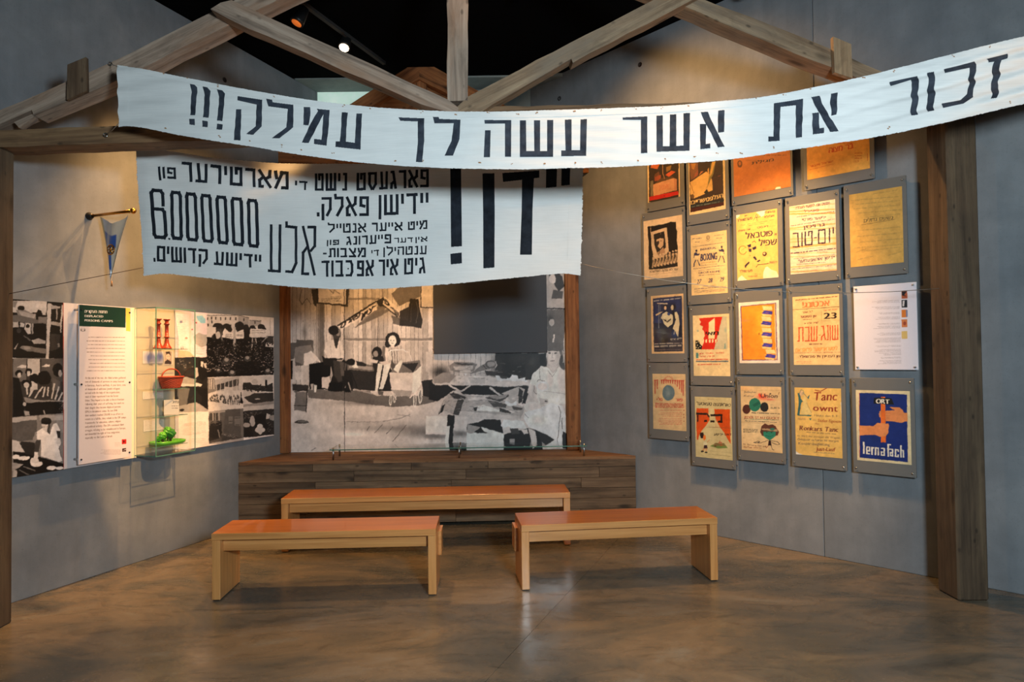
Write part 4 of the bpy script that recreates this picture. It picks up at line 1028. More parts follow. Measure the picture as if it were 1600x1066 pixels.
c.P([(230,385),(560,385),(700,400),(960,385),(930,520),(700,480),(330,470)], g_(38)); c.L([(185,370),(300,445)],16,g_(190)); c.L([(400,385),(320,440),(240,440),(90,545)],16,g_(180)); c.L([(590,405),(690,480)],18,g_(184)); c.P([(700,460),(860,395),(930,420),(900,520),(800,560),(760,500)], g_(170)); c.P([(870,410),(910,440),(900,540),(870,560),(860,480)],g_(50))
c.P([(160,500),(200,460),(560,500),(780,540),(920,590),(915,640),(880,715),(800,712),(250,668),(130,630)], g_(160)); c.P([(280,520),(340,525),(290,672),(232,665)], g_(70)); c.P([(200,460),(240,455),(360,500),(350,520),(240,510)],g_(60)); c.P([(370,500),(540,495),(560,520),(380,530)],g_(190))
c.P([(300,630),(880,680),(878,715),(290,670)],g_(184)); c.P([(120,590),(160,560),(130,640),(90,665)], g_(44)); c.L([(150,520),(100,650)],9,g_(140))
c.P([(540,500),(770,470),(770,490),(690,540),(600,520)], g_(74)); c.P([(570,490),(770,470),(740,500),(650,520)],g_(140)); c.P([(570,530),(760,560),(740,600),(620,590)],g_(80)); c.P([(735,525),(800,560),(850,535),(850,575),(780,585),(740,560)], g_(214)); c.P([(880,560),(960,510),(970,545),(900,590)],g_(196)); c.P([(440,590),(520,570),(680,620),(700,640),(470,630)], g_(206)); c.P([(430,600),(470,590),(460,630),(440,630)],g_(60)); c.P([(680,600),(800,640),(790,655),(680,640)],g_(60)); c.P([(690,595),(810,635),(905,630),(800,648)],g_(196)); c.P([(800,585),(905,600),(900,620),(820,620)],g_(80))
# underside, box
c.P([(180,672),(250,672),(260,790),(235,800),(230,940),(370,940),(365,760),(480,740),(540,710),(690,715),(720,850),(725,1010),(200,1010),(170,870)], g_(44)); c.P([(-30,680),(175,680),(170,860),(-30,860)],g_(204)); c.P([(250,690),(380,690),(360,830),(240,820)],g_(196)); c.B(300,850,80,30,g_(80),.7); c.B(60,880,150,24,g_(90),.6); c.P([(-30,900),(170,930),(170,1010),(-30,1010)],g_(186))
c.P([(170,780),(205,770),(190,900),(195,1000),(165,1000),(155,910)], g_(206)); c.P([(365,840),(720,850),(725,1040),(362,1040)], g_(206)); c.P([(370,760),(500,790),(430,845),(368,840)], g_(150)); c.P([(510,785),(720,850),(720,880),(520,830)], g_(206)); c.P([(440,840),(520,815),(560,850)],g_(50))
c.P([(725,715),(915,730),(945,805),(860,800),(800,800),(770,780),(720,800),(690,770)], g_(210)); c.P([(725,860),(960,800),(1080,830),(1100,1010),(725,1010)], g_(40)); c.P([(780,800),(860,800),(880,850),(800,860)],g_(70)); c.P([(890,815),(950,810),(960,850),(920,860)],g_(196)); c.P([(780,905),(830,905),(830,960),(780,955)],g_(150))
# folds and clutter texture
for k in range(150):
    x, y = rng.uniform(140,900), rng.uniform(480,640); v = rng.choice([70,100,140,200,215]); a = rng.uniform(-.5,.6); l = rng.uniform(12,46); c.L([(x,y),(x+l*math.cos(a),y+l*math.sin(a)*.6)], rng.uniform(2,6), g_(v), .45)
for k in range(70):
    x, y = rng.uniform(200,940), rng.uniform(165,345); v = rng.choice([60,100,150,210]); a = rng.uniform(-.4,.4); l = rng.uniform(12,50); c.L([(x,y),(x+l*math.cos(a),y+l*math.sin(a)*.5)], rng.uniform(2,6), g_(v), .4)
c.P([(930,80),(1085,80),(1080,200),(1010,250),(965,330),(930,330)], g_(56)); c.B(1000,150,40,60,g_(84),.6); c.P([(940,400),(1030,390),(960,470),(930,560),(900,560)], g_(40))
# woman at the right edge
c.P([(1080,80),(1140,70),(1140,200),(1080,200),(1068,150)], g_(44)); c.P([(1250,60),(1300,80),(1318,230),(1290,240),(1262,180)], g_(70)); c.E(1200,90,68,110,g_(196)); c.P([(1150,-130),(1220,-140),(1290,-60),(1310,80),(1270,100),(1240,-20),(1160,-60)],g_(112)); c.L([(1230,-60),(1300,60),(1300,160)],9,g_(176))
c.E(1165,70,13,7,g_(70)); c.E(1225,72,13,7,g_(70)); c.L([(1150,50),(1180,50)],5,g_(90)); c.L([(1210,50),(1242,54)],5,g_(90)); c.L([(1195,70),(1188,115),(1202,120)],5,g_(140)); c.L([(1175,148),(1215,148)],7,g_(96)); c.B(1245,110,22,50,g_(150),.6); c.B(1140,130,14,40,g_(130),.6)
c.P([(1040,240),(1080,195),(1150,210),(1200,270),(1260,200),(1325,260),(1330,560),(1060,560),(1040,400),(975,370),(1000,280)], g_(208)); c.P([(1150,190),(1250,190),(1200,260)],g_(190)); c.L([(1070,220),(1075,330)],4,g_(110)); c.E(1100,390,62,50,g_(214)); c.E(1095,395,45,34,g_(200)); c.L([(1045,350),(1060,330),(1120,345)],4,g_(110)); c.P([(975,370),(1035,390),(1020,450),(1080,520),(1040,545),(950,450)], g_(196)); c.L([(1020,390),(1015,440),(1040,470)],6,g_(96))
c.P([(1035,470),(1110,455),(1325,480),(1325,560),(1080,575)], g_(206)); c.P([(1060,500),(1150,520),(1150,555),(1080,575)],g_(176)); c.E(1130,538,12,8,g_(80)); c.B(1290,330,40,120,g_(176),.6); c.B(1170,330,30,70,g_(178),.5); c.L([(1150,240),(1195,300),(1240,230)],5,g_(130),.8); c.L([(1110,440),(1200,450),(1320,470)],5,g_(150),.7); c.B(1010,450,20,60,g_(150),.5); c.E(1000,590,82,48,g_(206)); c.B(1020,590,60,34,g_(180),.6)
c.P([(1080,600),(1180,550),(1290,580),(1330,700),(1330,1000),(1250,980),(1200,910),(1100,840),(960,790),(920,700),(930,640)], g_(212)); c.B(1050,720,90,50,g_(190),.5); c.L([(1250,580),(1275,640),(1260,760),(1240,960)],6,g_(70),.8); c.L([(1285,700),(1290,800)],7,g_(80)); c.L([(930,660),(960,700)],5,g_(120))
c.P([(960,800),(1030,830),(1050,960),(1000,1000),(985,900)], g_(196)); c.P([(1060,830),(1110,845),(1215,910),(1130,960),(1080,920)], g_(50)); c.P([(1130,960),(1215,915),(1240,980),(1150,1010)],g_(206)); c.P([(1290,820),(1335,850),(1335,1000),(1290,990)],g_(40))
c.use(670, 430, 3.554)
c.P([(655,-300),(755,-300),(755,182),(655,182)], g_(166)); c.P([(665,0),(700,-30),(740,10),(752,60),(720,90),(700,60)], g_(60)); c.P([(690,80),(745,90),(740,130),(680,130)], g_(84)); c.E(685,20,18,26,g_(190)); c.L([(655,183),(755,186)],7,g_(50)); c.P([(655,190),(755,190),(755,300),(740,420),(655,420)],g_(104)); c.B(672,245,20,30,g_(60),.8); c.E(680,262,16,20,g_(170)); c.L([(694,330),(690,370)],8,g_(196))
c.img = np.clip((c.img-.5)*1.32+.555, .05, .93); c.photo(.7, .028, 1).noise(.018)
Mm, hx, hy = Pm.frame(rm)
box('backing_board', Mm, (-hx, hx, -hy, hy, -.02, -.002), M['edge'], mt_)
print_mesh('photo_print', Mm, -hx, hx, -hy, hy, c.out(), mt_)
# dark grey screen hanging in front of the mural
Ps = Plane((0, 7.12, 0), (1,0,0), (0,-1,0), 0); rs = Ps.rect([(676.5,375),(853.5,375),(855,551),(677.5,553)]); Ms, hx, hy = Ps.frame(rs)
scr = thing('projection_screen', Ms.translation, 'plain dark grey square screen fixed in front of the big photo mural', 'screen')
box('screen_panel', Ms, (-hx, hx, -hy, hy, -.02, 0), M['screen'], scr, .002)
box('wall_bracket', Ms, (-.1, .1, -.1, .1, -.047, -.021), M['blackmetal'], scr)

# ------------------------------------------------------------------ long display board on the left wall
def fx(pl, q, **k): return pl.rect(q)
Pb = Plane(off=.045, **LEFT)
s0 = Pb.st(6, 600)[0]; s1 = Pb.st(213, 600)[0]; s2 = Pb.st(273, 600)[0]; s3 = Pb.st(428, 600)[0]
zt_ = np.mean([Pb.st(20,471)[1], Pb.st(99,475.5)[1], Pb.st(427,492.5)[1]]); zb_ = np.mean([Pb.st(20,745)[1], Pb.st(99,731.5)[1], Pb.st(303,698)[1], Pb.st(428,685)[1]])
WT = (214, 206, 204)
bd = thing('display_board', Pb.pt((s0+s1)/2, zb_), 'white display board with three stacked black-and-white photographs, beside the left post', 'display board')
ra = (s0, s1, zb_, zt_); Ma, hx, hy = Pb.frame(ra)
box('board', Ma, (-hx, hx, -hy, hy, -.03, -.0015), M['edge'], bd, .001)
for s_ in (0,):
    c = canvas(Pb, ra, 1.5, WT); c.use(10, 465, 7.61)
    K = g_
    # bunks
    c.R(-60,0,678,722,K(30)); c.R(-60,40,480,180,K(176)); c.P([(75,40),(140,45),(110,120),(75,110)],K(120)); c.E(180,130,42,30,K(34)); c.P([(120,150),(220,150),(350,210),(350,290),(150,250)],K(120)); c.P([(150,160),(350,200),(330,250),(180,220)],K(150)); c.P([(-60,200),(160,215),(480,290),(480,320),(-60,280)],K(96))
    c.P([(380,140),(420,160),(420,220),(350,210)],K(30)); c.P([(420,140),(475,160),(470,210),(430,205)],K(170)); c.R(380,230,480,300,K(110)); c.R(75,290,145,355,K(160)); c.P([(165,300),(215,305),(210,355),(165,350)],K(180)); c.P([(225,300),(290,310),(290,430),(260,440),(215,380)],K(176)); c.E(255,340,24,22,K(40)); c.P([(300,310),(325,310),(320,430),(300,440)],K(140))
    c.R(75,360,210,720,K(24)); c.E(150,395,28,30,K(66)); c.P([(210,450),(300,510),(280,520),(200,460)],K(90)); c.P([(300,510),(380,485),(470,520),(460,550),(330,550)],K(150)); c.P([(180,570),(470,610),(480,670),(250,640),(160,600)],K(104)); c.P([(200,580),(280,590),(300,620),(220,620)],K(130)); c.R(330,310,470,490,K(22)); c.P([(90,610),(125,560),(140,540),(110,620)],K(150))
    c.P([(490,70),(540,80),(520,360),(505,720),(470,720),(478,360)],K(168)); c.P([(540,90),(640,110),(640,130),(540,140)],K(150)); c.R(540,140,650,290,K(36)); c.L([(598,140),(598,260)],14,K(140)); c.P([(520,280),(650,300),(640,340),(520,325)],K(140)); c.P([(655,85),(678,88),(650,415),(632,415)],K(160)); c.P([(530,430),(640,440),(630,600),(520,640)],K(56)); c.R(610,545,632,590,K(120))
    # cutting table
    c.P([(-60,728),(678,722),(678,1800),(-60,1800)],K(60)); c.P([(80,728),(240,728),(240,1000),(80,1000)],K(104)); c.P([(250,730),(400,730),(400,940),(250,900)],K(170)); c.P([(415,725),(678,725),(678,1000),(415,1000)],K(78)); c.L([(245,730),(245,830)],7,K(30)); c.L([(405,730),(405,880)],7,K(30)); c.P([(120,830),(180,800),(240,810),(240,840)],K(176)); c.P([(420,820),(470,785),(518,800),(515,825)],K(180))
    for cx, cy, rx, ry, f in ((150,900,45,40,1),(265,880,38,40,1),(235,1020,60,45,1),(335,965,55,60,0),(450,960,80,90,0),(610,860,60,80,0)):
        c.E(cx,cy,rx,ry,K(28)); 
        if f: c.E(cx+4,cy+22,rx*.55,ry*.75,K(170))
    c.P([(80,940),(150,960),(200,1200),(220,1500),(160,1600),(80,1600)],K(26)); c.E(640,900,22,40,K(150)); c.P([(550,950),(640,1000),(640,1100),(540,1100)],K(90)); c.P([(300,990),(370,1030),(370,1100),(300,1090)],K(180)); c.P([(400,1040),(520,1030),(520,1200),(400,1200)],K(54))
    c.use(10, 605, 7.35)
    for x0,y0,x1,y1 in ((290,0,270,100),(330,-10,260,110),(415,0,330,120),(440,0,420,110),(480,0,470,100),(550,-40,520,130),(600,0,560,140),(640,60,600,150),(230,0,240,80)): c.L([(x0,y0),(x1,y1)],18,K(176))
    c.P([(200,110),(380,150),(560,150),(655,150),(655,165),(560,165),(380,168),(230,185)],K(130)); c.P([(225,180),(600,165),(655,180),(655,300),(270,320),(200,240)],K(28)); c.E(208,195,18,26,K(180)); c.P([(200,270),(260,280),(270,320),(220,325)],K(150)); c.L([(425,270),(440,310)],12,K(150)); c.crowd(610,180,655,300,20,5,6)
    # baker
    c.P([(-60,350),(370,322),(662,296),(662,1100),(-60,1100)],K(120)); c.P([(-60,360),(350,325),(350,370),(-60,420)],K(158)); c.P([(-60,420),(350,372),(350,600),(170,620),(-60,600)],K(86)); c.R(380,320,662,380,K(150)); c.R(575,390,662,520,K(132)); c.P([(170,620),(330,640),(330,820),(80,740)],K(48)); c.P([(330,520),(350,510),(350,630),(300,610)],K(130))
    c.P([(-60,560),(140,620),(215,745),(-60,735)],K(176)); c.P([(80,735),(380,800),(662,880),(662,1100),(80,1100)],K(24))
    c.P([(380,490),(430,460),(500,540),(540,420),(580,412),(612,490),(600,590),(590,600),(640,850),(600,860),(395,790),(400,700),(395,600),(350,600),(352,510)],K(206)); c.P([(340,605),(395,605),(375,745),(320,745)],K(66)); c.P([(320,745),(362,745),(362,830),(330,880),(285,880),(275,850),(320,800)],K(196)); c.L([(300,870),(330,840)],4,K(90)); c.L([(320,885),(345,850)],4,K(90))
    c.P([(575,500),(615,500),(620,590),(590,600)],K(50)); c.E(600,630,26,50,K(190)); c.P([(610,680),(640,850),(600,700)],K(90)); c.P([(400,420),(505,420),(495,500),(460,520),(430,490)],K(180)); c.P([(478,430),(505,430),(500,545),(470,510)],K(70)); c.E(458,388,58,40,K(40)); c.P([(400,395),(515,400),(500,430),(410,420)],K(32)); c.L([(420,455),(440,455)],5,K(90)); c.L([(462,455),(485,452)],5,K(90))
    for cx, cy, rx, ry in ((110,800,45,26),(202,814,70,24),(350,880,70,32),(520,925,55,25),(610,925,48,18)): c.E(cx,cy,rx,ry,K(206),1,-.08)
    c.E(325,840,50,30,K(190)); c.P([(-60,840),(200,885),(85,960),(-60,960)],K(140)); c.P([(80,950),(120,955),(120,1100),(80,1100)],K(160)); c.L([(200,905),(330,960)],12,K(110)); c.L([(150,950),(260,1000)],12,K(100))
    c.img = np.clip((c.img-.5)*1.2+.52, .06, .9); c.photo(.8, .03, 1)
    # keep the white strip clean
    c.use(0,0,1); c.P([(99.3,440),(230,440),(230,780),(99.3,780)], WT); c.L([(99,474),(99.6,732)],.8,(170,60,44)); c.noise(.012)
    c.P([(205.5,440),(230,440),(230,780),(205.5,780)], (232,222,186))  # white board edge, warm lamplight painted in as a yellow strip
print_mesh('photo_print', Ma, -hx, hx, -hy, hy, c.out(), bd)
# white board behind the showcase, warm lamplight put into its cream colour
rb = (s1+.004, s2, zb_+.02, zt_); Mb_, hx, hy = Pb.frame(rb)
bc = thing('display_board', Mb_.translation, 'plain white board, warm light put into its cream, left wall behind the glass showcase', 'display board')
box('board', Mb_, (-hx, hx, -hy, hy, -.03, 0), M['cream'], bc, .001)
# collage
rc = (s2+.003, s3, zb_, zt_); Mc, hx, hy = Pb.frame(rc); c = canvas(Pb, rc, 1.5, WT)
bd3 = thing('display_board', Mc.translation, 'display board with map and crowd photographs, right end of the left wall', 'display board')
box('board', Mc, (-hx, hx, -hy, hy, -.03, -.0015), M['edge'], bd3, .001)
c.use(190, 460, 6.66)   # map
c.R(560,150,1100,662,(222,204,206)); 
for k in range(70): c.E(rng.uniform(600,1080),rng.uniform(200,650),rng.uniform(1.5,4),rng.uniform(1.5,3),(190,110,110) if k%2 else (150,150,170),.6,0,6)
c.use(270, 460, 4.1); c.P([(145,125),(208,125),(208,188),(160,186),(145,160)],(220,214,204)); c.P([(148,140),(190,135),(208,160),(208,186),(180,186),(160,165)],(150,196,206)); c.P([(135,270),(165,246),(185,254),(218,260),(218,330),(180,340),(140,312)],(168,164,158)); c.P([(35,355),(100,365),(140,400),(35,405)],(206,170,136),.8); c.P([(48,170),(64,170),(64,185),(48,185)],(110,120,150)); c.S(30,140,90,390,24,2.5,(190,130,130),.5); c.E(125,226,5,5,(150,60,80)); c.E(150,182,6,5,(170,60,60)); c.E(88,280,9,6,(200,130,120)); c.S(150,300,205,398,7,2,(170,120,120),.5); c.L([(55,340),(57,352)],3,(40,40,40)); c.L([(66,340),(68,352)],3,(40,40,40))
# table scene
c.P([(0,405),(222,403),(228,748),(0,758)],K(40)); c.crowd(30,420,140,470,10,7,9,(90,140),(30,60)); c.P([(170,420),(205,430),(220,520),(190,560),(160,520)],K(30)); c.P([(180,430),(196,430),(192,470),(178,460)],K(190)); c.P([(196,440),(222,440),(222,480),(205,470)],K(176)); c.E(150,500,14,30,K(50)); c.P([(142,470),(158,470),(165,520),(145,540)],K(170)); c.P([(60,545),(190,575),(180,590),(50,588)],K(196)); c.P([(60,525),(150,545),(140,575),(50,570)],K(160)); c.P([(30,600),(110,600),(90,700),(75,740),(50,730),(30,650)],K(110)); c.P([(140,600),(222,600),(222,740),(160,740),(190,660)],K(30)); c.P([(10,720),(150,690),(228,740),(228,750),(10,760)],K(160)); c.L([(95,670),(150,670)],3,K(60)); c.L([(92,705),(95,670)],3,K(60)); c.E(60,740,16,8,K(30))
c.P([(0,758),(228,750),(232,980),(0,980)],(224,208,200)); c.S(60,830,210,905,11,2.0,(130,110,104),.6,.1,True,812,885); c.S(120,925,210,945,3,2,(150,120,110),.6,.2,True)
# rally
c.use(320, 480, 8.883); c.P([(28,80),(950,130),(950,940),(28,975)],K(196)); c.P([(28,110),(460,110),(460,330),(28,300)],K(188)); c.P([(460,112),(610,150),(605,270),(460,250)],K(150)); c.L([(28,118),(460,112),(610,150)],8,K(84)); c.P([(612,180),(780,185),(780,270),(612,265)],K(156)); c.L([(620,185),(780,195)],7,K(70)); c.P([(780,130),(950,140),(950,380),(780,340)],K(206)); c.L([(905,150),(905,380)],4,K(120))
for x, y in ((38,165),(95,155),(150,155),(218,160),(285,162),(355,162),(428,162),(98,205),(355,265),(45,255),(540,175),(690,215)): c.R(x-8,y-20,x+8,y+20,K(60))
for x, y, rx, ry in ((180,270,70,50),(300,285,60,55),(480,270,65,70),(570,300,50,60),(660,290,40,40),(780,280,50,45)): c.E(x,y,rx,ry,K(44)); c.E(x+20,y+30,rx,ry*.9,K(40))
c.P([(28,420),(950,420),(950,940),(28,975)],K(26)); c.R(100,300,260,440,K(60)); c.R(540,330,620,460,K(34)); c.R(860,400,950,500,K(60))
c.P([(28,275),(155,280),(150,370),(28,420)],K(196)); c.E(180,390,34,50,K(180)); c.P([(272,290),(330,340),(390,360),(395,445),(240,420),(245,360)],K(214)); c.P([(425,350),(535,310),(535,435),(430,440)],K(210)); c.P([(630,298),(880,310),(870,380),(630,385)],K(200)); c.P([(630,380),(680,385),(670,420),(630,415)],K(200)); c.P([(850,490),(950,510),(950,555),(835,550)],K(200)); c.S(285,375,385,420,3,9,K(60),.8,.1,False,385,430); c.S(440,385,525,400,2,8,K(60),.8,.1); c.S(650,325,860,355,2,8,K(90),.7,.1)
c.P([(400,280),(428,280),(430,560),(405,600),(395,480)],K(170)); c.P([(652,430),(668,430),(655,620),(640,620)],K(170)); c.P([(780,490),(860,400),(880,410),(800,490)],K(150)); c.P([(690,430),(712,430),(720,500),(705,500)],K(160)); c.P([(115,370),(145,370),(165,450),(120,460)],K(36)); c.P([(210,270),(225,350),(260,480),(235,480)],K(120))
c.crowd(28,450,945,900,420,7,17,(90,200),(16,40),.8)
c.P([(420,760),(780,740),(780,950),(500,955),(420,900)],K(20),.75)
for x, y, r in ((300,730,45),(590,700,40),(380,900,40),(190,870,28),(870,880,38)): c.E(x,y+14,r*1.2,r,K(70)); c.E(x,y,r*.7,r*.6,K(150))
c.use(310, 580, 8.2)   # parade / field / street / graves
c.P([(118,80),(560,60),(570,470),(125,512)],K(196)); c.P([(118,90),(210,90),(215,260),(118,290)],K(120)); 
for x in (135,160,190): c.R(x,100,x+10,230,K(190))
c.P([(210,110),(520,62),(520,250),(210,260)],K(170)); c.P([(215,180),(510,95),(510,180),(215,255)],K(70))
for k in range(6): c.L([(230+k*52,172-k*14),(230+k*52,262)],9,K(196))
c.P([(340,200),(430,205),(430,275),(340,270)],K(190)); c.crowd(125,300,520,400,60,7,9,(120,190),(30,80),1); c.P([(125,380),(350,415),(560,480),(125,510)],K(196)); c.P([(545,310),(570,400),(560,420),(525,410)],K(26)); c.E(548,450,16,16,K(190)); c.L([(545,270),(548,320)],12,K(60))
for x in range(370,530,28): c.L([(x,360),(x-8,430)],10,K(190)); c.L([(x+8,360),(x+12,430)],7,K(60))
c.P([(562,62),(962,45),(968,440),(572,460)],K(200)); c.P([(568,150),(660,145),(690,175),(860,190),(950,150),(952,265),(740,250),(568,245)],K(48)); c.R(852,112,878,210,K(34)); c.E(720,135,40,32,K(180)); c.P([(610,230),(720,240),(730,290),(600,330),(570,320),(570,260)],K(184)); c.P([(720,280),(955,275),(962,380),(720,420),(640,390),(580,340)],K(56)); c.E(755,355,35,7,K(190)); c.P([(572,430),(962,380),(965,420),(572,460)],K(140)); c.crowd(600,170,900,250,26,5,7,(90,150),(30,50))
c.P([(130,515),(570,472),(578,850),(135,925)],K(96)); c.P([(130,515),(340,497),(340,525),(130,545)],K(150)); c.R(145,530,250,630,K(70)); c.R(180,530,192,630,K(170)); c.R(210,530,220,630,K(150)); c.R(250,530,272,640,K(150)); c.P([(345,500),(540,480),(545,830),(320,790)],K(84)); c.P([(385,580),(440,575),(440,670),(385,670)],K(112)); c.P([(460,580),(535,572),(535,700),(460,690)],K(112)); c.L([(390,640),(440,640)],6,K(40)); c.L([(462,600),(535,595)],6,K(40)); c.L([(475,680),(525,685)],6,K(40)); c.P([(530,480),(575,474),(578,840),(545,840)],K(110)); c.crowd(145,640,300,760,22,12,15,(70,120),(30,50)); c.P([(140,700),(300,690),(290,850),(140,900)],K(44)); c.P([(290,810),(560,840),(300,890)],K(70)); c.L([(330,810),(480,850)],8,K(150)); c.crowd(330,800,470,840,14,6,7,(140,180),(60,90)); c.L([(250,750),(275,850)],14,K(130)); c.R(135,850,578,930,K(60),.35)
c.P([(572,510),(968,475),(972,810),(580,850)],K(44)); c.P([(572,462),(966,420),(968,480),(572,512)],K(180)); c.crowd(580,520,960,600,70,7,9,(90,160),(30,60)); c.E(615,690,42,30,K(160)); c.E(690,640,34,70,K(170)); c.P([(730,560),(870,540),(860,640),(900,740),(720,760),(720,640)],K(26)); c.E(785,705,38,32,K(200)); c.E(760,750,34,36,K(196)); c.E(815,750,36,32,K(196)); c.E(790,780,26,32,K(190)); c.P([(870,540),(920,560),(900,610),(865,610)],K(190)); c.P([(905,570),(970,560),(970,640),(910,620)],K(150)); c.crowd(880,640,970,780,12,10,12,(80,120),(20,40)); c.P([(590,740),(680,700),(700,840),(590,840)],K(34))
c.img = np.clip((c.img-.5)*1.12+.51, .06, .92); c.photo(.7, .02, 1).noise(.02)
print_mesh('photo_print', Mc, -hx, hx, -hy, hy, c.out(), bd3)

# ------------------------------------------------------------------ raised text panel
Pt = Plane(off=.115, **LEFT); rt = Pt.rect([(123.5,476),(205,482),(206,713.5),(123.5,726.5)]); Mt, hx, hy = Pt.frame(rt)
c = canvas(Pt, rt, 2.1, (216,206,206)); tx = thing('text_panel', Mt.translation, 'raised white text panel headed DISPLACED PERSONS CAMPS in a dark green band, left wall', 'text panel')
c.use(110, 460, 3.81)
c.P([(46,50),(330,78),(327,199),(46,190)], (10,52,42)); c.P([(329,70),(356,72),(356,222),(331,218)], (226,190,84))
c.T('מחנות העקורים', 86,110,219,114,15,(222,216,210),1.6); c.T('DISPLACED',86,136,195,139,13,(222,216,210),1.8); c.T('PERSONS CAMPS',86,162,252,167,13,(222,216,210),1.8)
c.E(75,210,13,12,(120,112,112)); c.E(75,208,10,10,(216,206,206)); c.R(60,208,90,216,(216,206,206)); c.R(62,208,67,220,(50,50,50)); c.R(84,208,89,220,(50,50,50)); c.L([(70,208),(81,208)],2,(90,80,80))
for k in range(10):
    y = 256+k*22.2; x0 = (106,96,102,94,96,120,106,114,108,98)[k]; c.S(x0, y, 325, y, 1, 3.6, (88,70,66), .8, .01, True, y+1.5-k*.2, y+1.5-k*.2)
body = ['At the end of the war, the Allied armies gathered','tens of thousands of survivors in camps located','in Germany, Austria and Italy. A year later, tens','of thousands of additional Jewish refugees','arrived with the help of the organization,','most of them repatriated from the Soviet','Union. They hoped to be able to live in freedom','following their years of suffering, but much to','their chagrin they became displaced persons','(DPs) in detainment camps. By late 1946','their numbers reached 250,000. In an effort to','return to a full life, they rebuilt in the DP camps','frameworks for education, culture, religion','and political activity. The DPs continued their','struggle, refusing to be rehabilitated in Europe,','and demanded the right of free emigration,','especially to the Land of Israel.']
for k, ln in enumerate(body):
    y = 504+k*22.3; xe = 88+ (len(ln)/49)*240; c.T(ln, 89, y, min(xe,330), y-1.5-k*.95*(min(xe,330)-89)/240, 12.5, (120,104,98), .7, .9)
c.P([(306,864),(332,862),(332,890),(306,892)], (190,36,30)); c.P([(312,870),(326,876),(314,884)],(70,20,20)); c.P([(308,918),(331,915),(331,935),(308,937)], (50,28,28)); c.P([(310,930),(330,920),(330,926)],(214,200,196)); c.S(262,884,298,902,3,2.2,(150,132,130),.7,.1,True); c.S(165,926,300,952,5,2.4,(140,122,120),.7,.3,True)
print_mesh('panel_print', Mt, -hx, hx, -hy, hy, c.out(), tx)
box('panel_board', Mt, (-hx, hx, -hy, hy, -.014, -.001), M['white'], tx, .001)
for sx in (-1, 1):
    for yy in (-.94, 0, .94):
        x = sx*(hx-.018); y = yy*(hy-.0)*1.0
        tube('standoff', [Mt @ Vector((x, y, -.069)), Mt @ Vector((x, y, -.0145))], .009, M['steel'], tx, 10)
        lathe('screw_cap', [(.007,.0),(.007,.003),(.001,.004)], Mt @ Vector((x, y, .0005)), WLN, M['blackmetal'], tx, 10)

# ------------------------------------------------------------------ glass showcase
D0 = .0455; D1 = .27
def lw(s_, d, z): return WL0+WLD*s_+WLN*d+Vector((0,0,z))
Pf = Plane(off=0.0, **LEFT); PfF = Plane(off=D1, **LEFT)
va = PfF.st(243.5, 600)[0]; vb = PfF.st(304.5, 600)[0]; vz0 = PfF.st(245.8,713.5)[1]; vz1 = PfF.st(242.6,480.5)[1]
vc = thing('glass_showcase', lw((va+vb)/2, D0, vz0), 'frameless glass showcase with four shelves on the left wall, holding craft objects', 'showcase')
Mv = frame(lw(va, D0, vz0), WLD, (0,0,1)); LV = vb-va; HV = vz1-vz0; DV = D1-D0
# frame axes: X along the wall, Y = up x X
ysgn = 1 if (Mv.to_3x3() @ Vector((0,1,0))).dot(WLN) > 0 else -1
def vbox(name, x0, x1, d0, d1, z0, z1, mat):
    y = sorted((ysgn*d0, ysgn*d1)); return box(name, Mv, (x0, x1, y[0], y[1], z0, z1), mat, vc)
tg = .006
vbox('front_pane', 0, LV, DV-tg, DV, 0, HV, M['glass']); vbox('side_pane', 0, tg, 0, DV-tg-.001, 0, HV, M['glass']); vbox('side_pane', LV-tg, LV, 0, DV-tg-.001, 0, HV, M['glass'])
vbox('top_pane', tg, LV-tg, .001, DV-tg-.001, HV-tg, HV, M['glass']); vbox('bottom_pane', tg, LV-tg, .001, DV-tg-.001, 0, tg, M['glass'])
e = .0035
for nm, a in (('x', (0, LV, DV-.001, DV+e, -e, e)), ('x', (0, LV, DV-.001, DV+e, HV-e, HV+e)), ('v', (-e, e, DV-.001, DV+e, 0, HV)), ('v', (LV-e, LV+e, DV-.001, DV+e, 0, HV)), ('d', (-e, e, 0, DV, -e, e)), ('d', (-e, e, 0, DV, HV-e, HV+e)), ('d', (LV-e, LV+e, 0, DV, HV-e, HV+e)), ('d', (LV-e, LV+e, 0, DV, -e, e))):
    vbox('glass_edge', *a, M['glassedge'])
SH = [Pt.st(250, y)[1] for y in (545.6, 607.5, 649.5, 695)]
for z in SH:
    h = z-vz0; vbox('shelf', .012, LV-.03, .004, DV-.05, h-.005, h, M['glass']); vbox('glass_edge', .012, LV-.03, DV-.05, DV-.047, h-.005, h, M['glassedge'])
def on_shelf(px, k, d=.13):
    Pd = Plane(off=d, **LEFT); return lw(Pd.st(px, 600)[0], d, SH[k])
# candlesticks
Hc = Pt.st(250, 498.5)[1]-SH[0]; Hc = min(max(Hc, .2), vz1-SH[0]-.02)
for px, lab in ((247.5, 'dark red turned candlestick, left one on the top glass shelf'), (260.5, 'dark red turned candlestick, right one on the top glass shelf')):
    p = on_shelf(px, 0); t = thing('candlestick', p, lab, 'candlestick', 'candlesticks on the top shelf')
    R = .038; H = Hc
    lathe('base', [(R*1.05,0),(R*1.1,.008),(R*1.0,.014),(R*.72,.03),(R*.5,.05),(.016,.075),(.014,.085)], p, (0,0,1), M['red'], t, 8)
    lathe('stem', [(.014,.086),(.0145,H*.38),(.021,H*.385),(.021,H*.41),(.0145,H*.42),(.0145,H*.8),(.022,H*.82),(.022,H*.85),(.0145,H*.87),(.0145,H*.93)], p, (0,0,1), M['red'], t, 12)
    lathe('drip_pan', [(.0145,H*.931),(.026,H*.975),(.027,H),(.012,H),(.011,H*.96)], p, (0,0,1), M['red'], t, 16)
